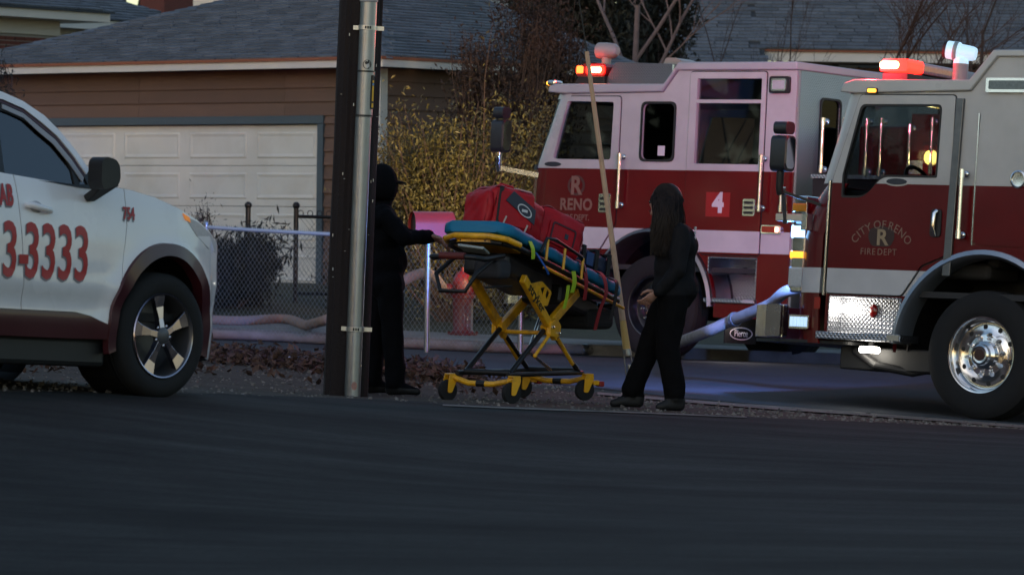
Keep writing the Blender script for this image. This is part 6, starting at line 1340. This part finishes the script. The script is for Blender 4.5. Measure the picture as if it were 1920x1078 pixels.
B2 = bag('medical_bag', 1.0, -.04, math.radians(-32), (.40, .32, .32), 'smaller red medical bag leaning at the middle of the stretcher', .22)
b = MB(); b.prism(rrect(-.12, .13, .04, .22, .03), fnY, -.180, -.170); b.build('front_pocket', bagr, B2, bevel=.015)
b = MB(); b.prism(rrect(-.10, .11, .055, .205, .02), fnY, -.186, -.181, [rrect(-.088, .098, .068, .192, .015)]); b.build('zip_line', mat('zip_dark', (.05, .006, .012), .5), B2)
b = MB(); b.box(.02, .05, -.185, -.181, .11, .15); b.build('bag_tab', bagd, B2)
B3 = bag('medical_bag', .70, .06, math.radians(-10), (.24, .28, .34), 'small red pouch bag wedged between the two larger red bags', .1)
b = MB(); b.obox((.02, -.02, .26), (.10, .12, .05), Euler((.2, .3, .4)).to_matrix()); b.build('pouch_clip', bs_, B3, bevel=.01); b = MB(); b.ball((0, -.12, .19), .022); b.build('pouch_buckle', chrome, B3, smooth=60)
# blue gear pack at the foot end
Mx = SM @ Matrix.Translation(Lt(1.55, 0, .10)) @ Matrix.Rotation(TAU, 4, 'Y') @ Matrix.Rotation(-.2, 4, 'Z')
B4 = empty('gear_pack', mw=Mx, label='dark blue gear pack with black straps at the foot of the stretcher', cat='bag')
b = MB(); soft_box(b, .46, .34, .15, .04); b.build('body', mat('navy_cordura', (.012, .022, .055), .6, 0, .15, 9, .3, 60), B4, smooth=60)
for x in (-.14, .02, .17): b = MB(); b.box(x - .02, x + .02, -.195, .19, .152, .168); b.box(x - .02, x + .02, -.196, -.182, .0, .152); b.build('strap', bs_, B4, bevel=.003)
b = MB(); b.box(-.10, -.02, -.192, -.186, .03, .13); b.build('blue_panel', mat('blue_panel', (.03, .09, .25), .5), B4); b = MB(); b.box(.08, .2, -.14, -.10, .160, .172); b.build('red_tab', rs_, B4)
# ================================================================== people
from mathutils import noise as mnoise
skin = mat('skin', (.36, .19, .14), .55, 0, .08, 20); black_cloth = mat('black_cloth', (.0042, .0042, .005), .9, 0, .3, 6, .5, 40, spec=.12); navy_cloth = mat('dark_navy_cloth', (.0038, .0042, .006), .9, 0, .3, 6, .5, 40, spec=.12)
boot_m = mat('black_boot', (.006, .006, .007), .65, 0, .2, 9); hair_m = mat('dark_brown_hair', (.016, .009, .007), .5, 0, .3, 9, island=.5, spec=.2); eye_m = mat('eye_dark', (.02, .015, .012), .2)
def cap_(b, p, q, r0, r1, n=12):
    b.tube([p, Vector(p).lerp(Vector(q), .5), q], [r0, (r0 + r1) / 2, r1], n); b.ball(p, r0, n, 8); b.ball(q, r1, n, 8)
def remesh(b, voxel, it=6):
    me = bpy.data.meshes.new('tmp'); me.from_pydata(b.v, [], b.f); bm = bmesh.new(); bm.from_mesh(me); bmesh.ops.recalc_face_normals(bm, faces=bm.faces); bm.to_mesh(me); bm.free()
    o = bpy.data.objects.new('tmp', me); COL.objects.link(o); r = o.modifiers.new('r', 'REMESH'); r.mode = 'VOXEL'; r.voxel_size = voxel; s = o.modifiers.new('s', 'SMOOTH'); s.factor = .5; s.iterations = it
    m2 = bpy.data.meshes.new_from_object(o.evaluated_get(bpy.context.evaluated_depsgraph_get())); bpy.data.objects.remove(o); return m2
def hand(b, wrist, d, palm, thumb, curl=.5, sc=1.0, m=0):
    """hand as palm and five bent fingers; d forward, palm = palm normal, thumb = side of the thumb"""
    w = Vector(wrist); d = Vector(d).normalized(); palm = Vector(palm); palm = (palm - d * palm.dot(d)).normalized(); t = d.cross(palm).normalized()
    if t.dot(Vector(thumb)) < 0: t = -t
    W = .042 * sc; P = lambda a, s, h: w + d * a * sc + t * s * sc + palm * h * sc
    sec = [(-.01, .026, .019), (.03, .036, .017), (.065, .041, .015), (.092, .040, .012)]
    rings = []
    for a, hw, th in sec:
        for j in range(10): q = 2 * math.pi * j / 10; rings.append(P(a, hw * math.cos(q), th * math.sin(q)))
    b.add(rings, [(i * 10 + j, i * 10 + (j + 1) % 10, (i + 1) * 10 + (j + 1) % 10, (i + 1) * 10 + j) for i in range(3) for j in range(10)] + [tuple(range(9, -1, -1)), tuple(30 + j for j in range(10))], m)
    for k, (s, L) in enumerate(((.030, .074), (.011, .082), (-.009, .077), (-.029, .060))):
        a = .085; p = P(a, s, 0); an = curl * (.5 + .08 * k); pts = [p - d * .012 * sc]; dirv = d; q = p
        pts.append(p)
        for f in (.45, .32, .23):
            dirv = (dirv * math.cos(an) + palm * math.sin(an)).normalized(); nxt = q + dirv * L * f * sc; pts.append(nxt); q = nxt
            palm2 = palm; an = curl * .75
            palm_ = (palm * math.cos(an) - d * math.sin(an))
        b.tube(pts, [.0085 * sc, .009 * sc, .0082 * sc, .0075 * sc, .006 * sc], 8, True, m); b.ball(pts[-1], .006 * sc, 8, 5, m)
    p0 = P(.02, .030, .004); p1 = P(.045, .055, .012); p2 = P(.075, .062, .020); p3 = P(.097, .058, .026)
    b.tube([p0, p1, p2, p3], [.013 * sc, .0115 * sc, .0095 * sc, .007 * sc], 8, True, m); b.ball(p3, .007 * sc, 8, 5, m)
def person(name, loc, label, prims, ellip, mats, region, extra, voxel=.012, wrinkle=.011):
    P_ = empty(name, loc, 0, label, 'person'); o0 = Vector(loc); b = MB()
    for p, q, r0, r1 in prims: cap_(b, Vector(p) - o0, Vector(q) - o0, r0, r1)
    for c, r in ellip: b.ball(Vector(c) - o0, r, 18, 12)
    me = remesh(b, voxel)
    for v in me.vertices:
        w = v.co + o0
        if region(w) in (0, 1): v.co += v.normal * (wrinkle * (mnoise.noise(w * 9) + .6 * mnoise.noise(Vector((w.x * 22, w.y * 22, w.z * 9)))))
    vs = [v.co.copy() for v in me.vertices]; fs = [tuple(p.vertices) for p in me.polygons]; mi = [region(p.center + o0) for p in me.polygons]; bpy.data.meshes.remove(me)
    B = MB(); B.add(vs, fs); B.m = mi; extra(B, o0)
    m3 = bpy.data.meshes.new('body'); m3.from_pydata(B.v, [], B.f)
    for q in mats: m3.materials.append(q)
    m3.polygons.foreach_set('material_index', B.m); bm = bmesh.new(); bm.from_mesh(m3); bmesh.ops.recalc_face_normals(bm, faces=bm.faces); bm.to_mesh(m3); bm.free(); m3.shade_smooth(); link_mesh('body', m3, P_); return P_
# ------------------------------------------------------------------ woman walking to the left
WD = 31.3
J = lambda x, y, d=0: Vector(at(x, y, WD + d))
gw_ = lambda x, d: gz(J(x, 760, d).x, WD + d)
root = J(1240, 765); root.z = gz(root.x, root.y)
def foot(prims, heel, toe, ankle, z):
    h = Vector(heel); t = Vector(toe); h.z = z + .038; t.z = z + .030; mid = h.lerp(t, .6); mid.z = z + .045
    prims.append((h, mid, .040, .043)); prims.append((mid, t, .043, .032)); prims.append((Vector(ankle), h + Vector((0, 0, .03)), .050, .044))
pr = []
nk, fk = J(1252, 652, -.09), J(1220, 646, .10); na, fa = J(1266, 738, -.09), J(1186, 730, .10)
pr += [(J(1262, 548, -.085), nk, .120, .096), (nk, na, .094, .082), (J(1258, 546, .085), fk, .118, .094), (fk, fa, .090, .078)]
foot(pr, J(1275, 764, -.09), J(1236, 766, -.13), na, gw_(1260, -.09)); foot(pr, J(1198, 755, .10), J(1150, 757, .08), fa, gw_(1170, .10))
pr += [(J(1266, 545, 0), J(1264, 470, 0), .155, .15), (J(1270, 440, -.10), J(1268, 440, .10), .095, .095), (J(1264, 425, 0), J(1256, 398, 0), .058, .052)]
ns, ne, nw = J(1276, 437, -.165), J(1272, 508, -.215), J(1233, 546, -.20)
pr += [(ns, ne, .072, .064), (ne, nw, .060, .044)]
fs_, fe, fw_ = J(1268, 437, .165), J(1262, 508, .20), J(1235, 555, .20); pr += [(fs_, fe, .062, .052), (fe, fw_, .05, .038)]
el = [(J(1266, 460, 0), (.170, .19, .17)), (J(1266, 540, 0), (.172, .185, .15)), (J(1264, 500, 0), (.15, .165, .16)), (J(1247, 380, 0), (.094, .078, .112)), (J(1233, 388, 0), (.05, .045, .07)), (J(1222, 384, 0), (.022, .014, .02)), (J(1228, 400, 0), (.04, .04, .028)), (J(1250, 385, -.076), (.02, .012, .032)), (J(1250, 385, .076), (.02, .012, .032))]
hx = J(1247, 404).z; ax_ = max(na.z, fa.z) - .05
def reg_w(p):
    if p.z > hx and p.x < J(1275, 380).x: return 2
    if p.z < min(na.z, fa.z) - .035: return 3
    return 1 if p.z < J(1260, 552).z else 0
def ext_w(B, o0):
    hand(B, nw - o0 + Vector((-.005, 0, -.005)), (-.66, .0, -.62), (-.5, .75, .2), (-.6, -.2, .6), .55, 1.0, 2)
    hand(B, fw_ - o0, (-.3, 0, -.9), (-.5, -.7, 0), (-.8, 0, .2), .5, 1.0, 2)
    for s in (-.03, .03): B.ball(J(1219, 379, s) - o0, .010, 8, 6, 4)
    B.tube([J(1219, 396, -.018) - o0, J(1217.5, 396, 0) - o0, J(1219, 396, .018) - o0], .004, 5, True, 4)
Wm = person('person', root, 'person with long dark hair in black walking beside the stretcher foot', pr, el, [mat('dark_jacket', (.0085, .0085, .0105), .8, 0, .3, 6, .6, 40, spec=.2), black_cloth, skin, boot_m, eye_m], reg_w, ext_w)
# hair: many long strands from the crown, over the shoulder and down the chest side
b = MB(); rh = random.Random(4); hcx = J(1248, 376)
for i in range(2600):
    az = rh.uniform(-2.6, 2.6); el_ = rh.uniform(.15, 1.45)           # direction round the crown, 0 = back of the head (+x)
    d = Vector((math.cos(az) * math.cos(el_), math.sin(az) * math.cos(el_), math.sin(el_)))
    st = hcx + Vector((d.x * .118, d.y * .105, d.z * .128)); front = max(0, -d.x)
    near = d.y < .15
    ex = (1226 + rh.uniform(-8, 42)) if near else 1270 + rh.uniform(-15, 15); ey = rh.uniform(425, 482) if near else rh.uniform(415, 445)
    e = J(ex, ey, -.16 + rh.uniform(-.03, .06) if near else rh.uniform(.0, .14))
    side = hcx + Vector((d.x * .118 + rh.uniform(-.015, .015), d.y * .12 - (.03 if near else -.02), -.03))
    m1 = side.lerp(e, .45) + Vector((rh.uniform(-.02, .03), -.035 if near else .02, .01))
    pth = smooth_path([st, side + Vector((0, 0, .02)), m1, e], 4); k = len(pth); b.tube([p - root for p in pth], [.0042 * (1 - .75 * (j / (k - 1)) ** 2) for j in range(k)], 4, False)
b.ball(hcx - root + Vector((.012, 0, .006)), (.116, .10, .122), 16, 12); b.build('hair', hair_m, Wm, smooth=60)
b = MB(); q = J(1298, 440, -.03) - root; pm = mat('back_print_pale', (.5, .5, .55), .6)
q = J(1287, 548, -.135) - root
# radio clip on the belt and print on the jacket back
b = MB(); qq = J(1256, 556, -.185) - root; b.obox(qq, (.07, .012, .02)); b.obox(qq + Vector((.0, -.002, -.03)), (.018, .012, .06)); b.build('belt_tag', mat('belt_tag_lilac', (.20, .20, .34), .5), Wm, bevel=.004)
for k in range(4):
    b = MB(); b.obox(J(1303.5 - k * .5, 428 + k * 9, -.035) - root, (.012, .06, .022), Euler((0, .1, .1)).to_matrix()); b.build('back_print', pm, Wm)
# ------------------------------------------------------------------ man behind the pole, hands on the stretcher
MD = 31.55
J = lambda x, y, d=0: Vector(at(x - 7 * max(0, min(1, (812 - x) / 60)), y, MD + d))
root = J(735, 740); root.z = gz(root.x, root.y); pr = []
nk, fk = J(744, 628, -.09), J(712, 625, .12); na, fa = J(748, 716, -.09), J(704, 714, .12)
pr += [(J(738, 530, -.085), nk, .105, .083), (nk, na, .083, .074), (J(728, 530, .09), fk, .105, .083), (fk, fa, .083, .074)]
foot(pr, J(738, 738, -.09), J(785, 738, -.12), na, gz(J(750, 738).x, MD - .09)); foot(pr, J(696, 736, .12), J(742, 736, .12), fa, gz(J(705, 738).x, MD + .1))
pr += [(J(730, 530, 0), J(728, 440, 0), .14, .15), (J(724, 408, -.12), J(724, 408, .12), .10, .10), (J(722, 400, 0), J(724, 372, 0), .075, .08)]
hw1 = J(806, 441, -.10); hw2 = J(812, 446, .16)
ns, ne = J(730, 408, -.19), J(764, 446, -.25); pr += [(ns, ne, .072, .062), (ne, hw1, .060, .043)]
fs_, fe = J(728, 408, .19), J(768, 445, .24); pr += [(fs_, fe, .072, .06), (fe, hw2, .058, .043)]
el = [(J(730, 440, 0), (.14, .19, .17)), (J(734, 490, 0), (.145, .175, .17)), (J(732, 535, 0), (.14, .175, .12)), (J(724, 352, 0), (.10, .085, .118)), (J(736, 360, 0), (.045, .05, .07)), (J(745, 356, 0), (.022, .014, .018)), (J(739, 372, 0), (.035, .038, .026))]
hx2 = J(724, 372).z
def reg_m(p):
    if p.z > hx2 and p.x > J(731, 350).x: return 2
    if p.z < min(na.z, fa.z) - .045: return 3
    return 0
def ext_m(B, o0):
    hand(B, hw1 - o0, (.9, 0, -.25), (.15, 0, -1), (0, .8, 0), .9, 1.05, 2); hand(B, hw2 - o0, (.9, 0, -.25), (.15, 0, -1), (0, -.8, 0), .9, 1.05, 2)
    for s in (-.032, .032): B.ball(J(744.5, 350, s) - o0, .010, 8, 6, 4)
    B.tube([J(744, 366, -.02) - o0, J(745.5, 366, 0) - o0, J(744, 366, .02) - o0], .004, 5, True, 4)
Mm = person('person', root, 'person in black hoodie and cap gripping the stretcher handle behind the pole', pr, el, [navy_cloth, navy_cloth, skin, boot_m, eye_m], reg_m, ext_m)
# hood over cap
b = MB(); hc2 = J(723, 347) - root; n = 18; k = 12
for i in range(k + 1):
    p = math.pi * .74 * i / k
    for j in range(n + 1):
        t = math.radians(-150 + 300 * j / n); r = Vector((-math.cos(t) * math.sin(p) * .138, math.sin(t) * math.sin(p) * .122, math.cos(p) * .160)); b.v.append(tuple(hc2 + r + Vector((0, 0, .0))))
b.f = [(i * (n + 1) + j, i * (n + 1) + j + 1, (i + 1) * (n + 1) + j + 1, (i + 1) * (n + 1) + j) for i in range(k) for j in range(n)]; b.m = [0] * len(b.f)
o = b.build('hood', navy_cloth, Mm, smooth=60); md = o.modifiers.new('s', 'SOLIDIFY'); md.thickness = .016
b = MB(); b.ball(J(723, 344) - root, (.106, .092, .105), 18, 12); cp = b.build('cap', black_cloth, Mm, smooth=60)
b = MB(); c = J(728, 337) - root; vs = []
for j in range(13):
    t = -1.25 + 2.5 * j / 12; vs.append(c + Vector((.055 * math.cos(t) + .02, .080 * math.sin(t), .004)))
for j in range(13):
    t = -1.25 + 2.5 * j / 12; vs.append(c + Vector((.055 * math.cos(t) + .02 + .085 * math.cos(t), .088 * math.sin(t), -.02 - .012 * math.sin(t) ** 2)))
b.add(vs, [(j, j + 1, 14 + j, 13 + j) for j in range(12)]); o = b.build('cap_brim', black_cloth, cp, smooth=60); md = o.modifiers.new('s', 'SOLIDIFY'); md.thickness = .006
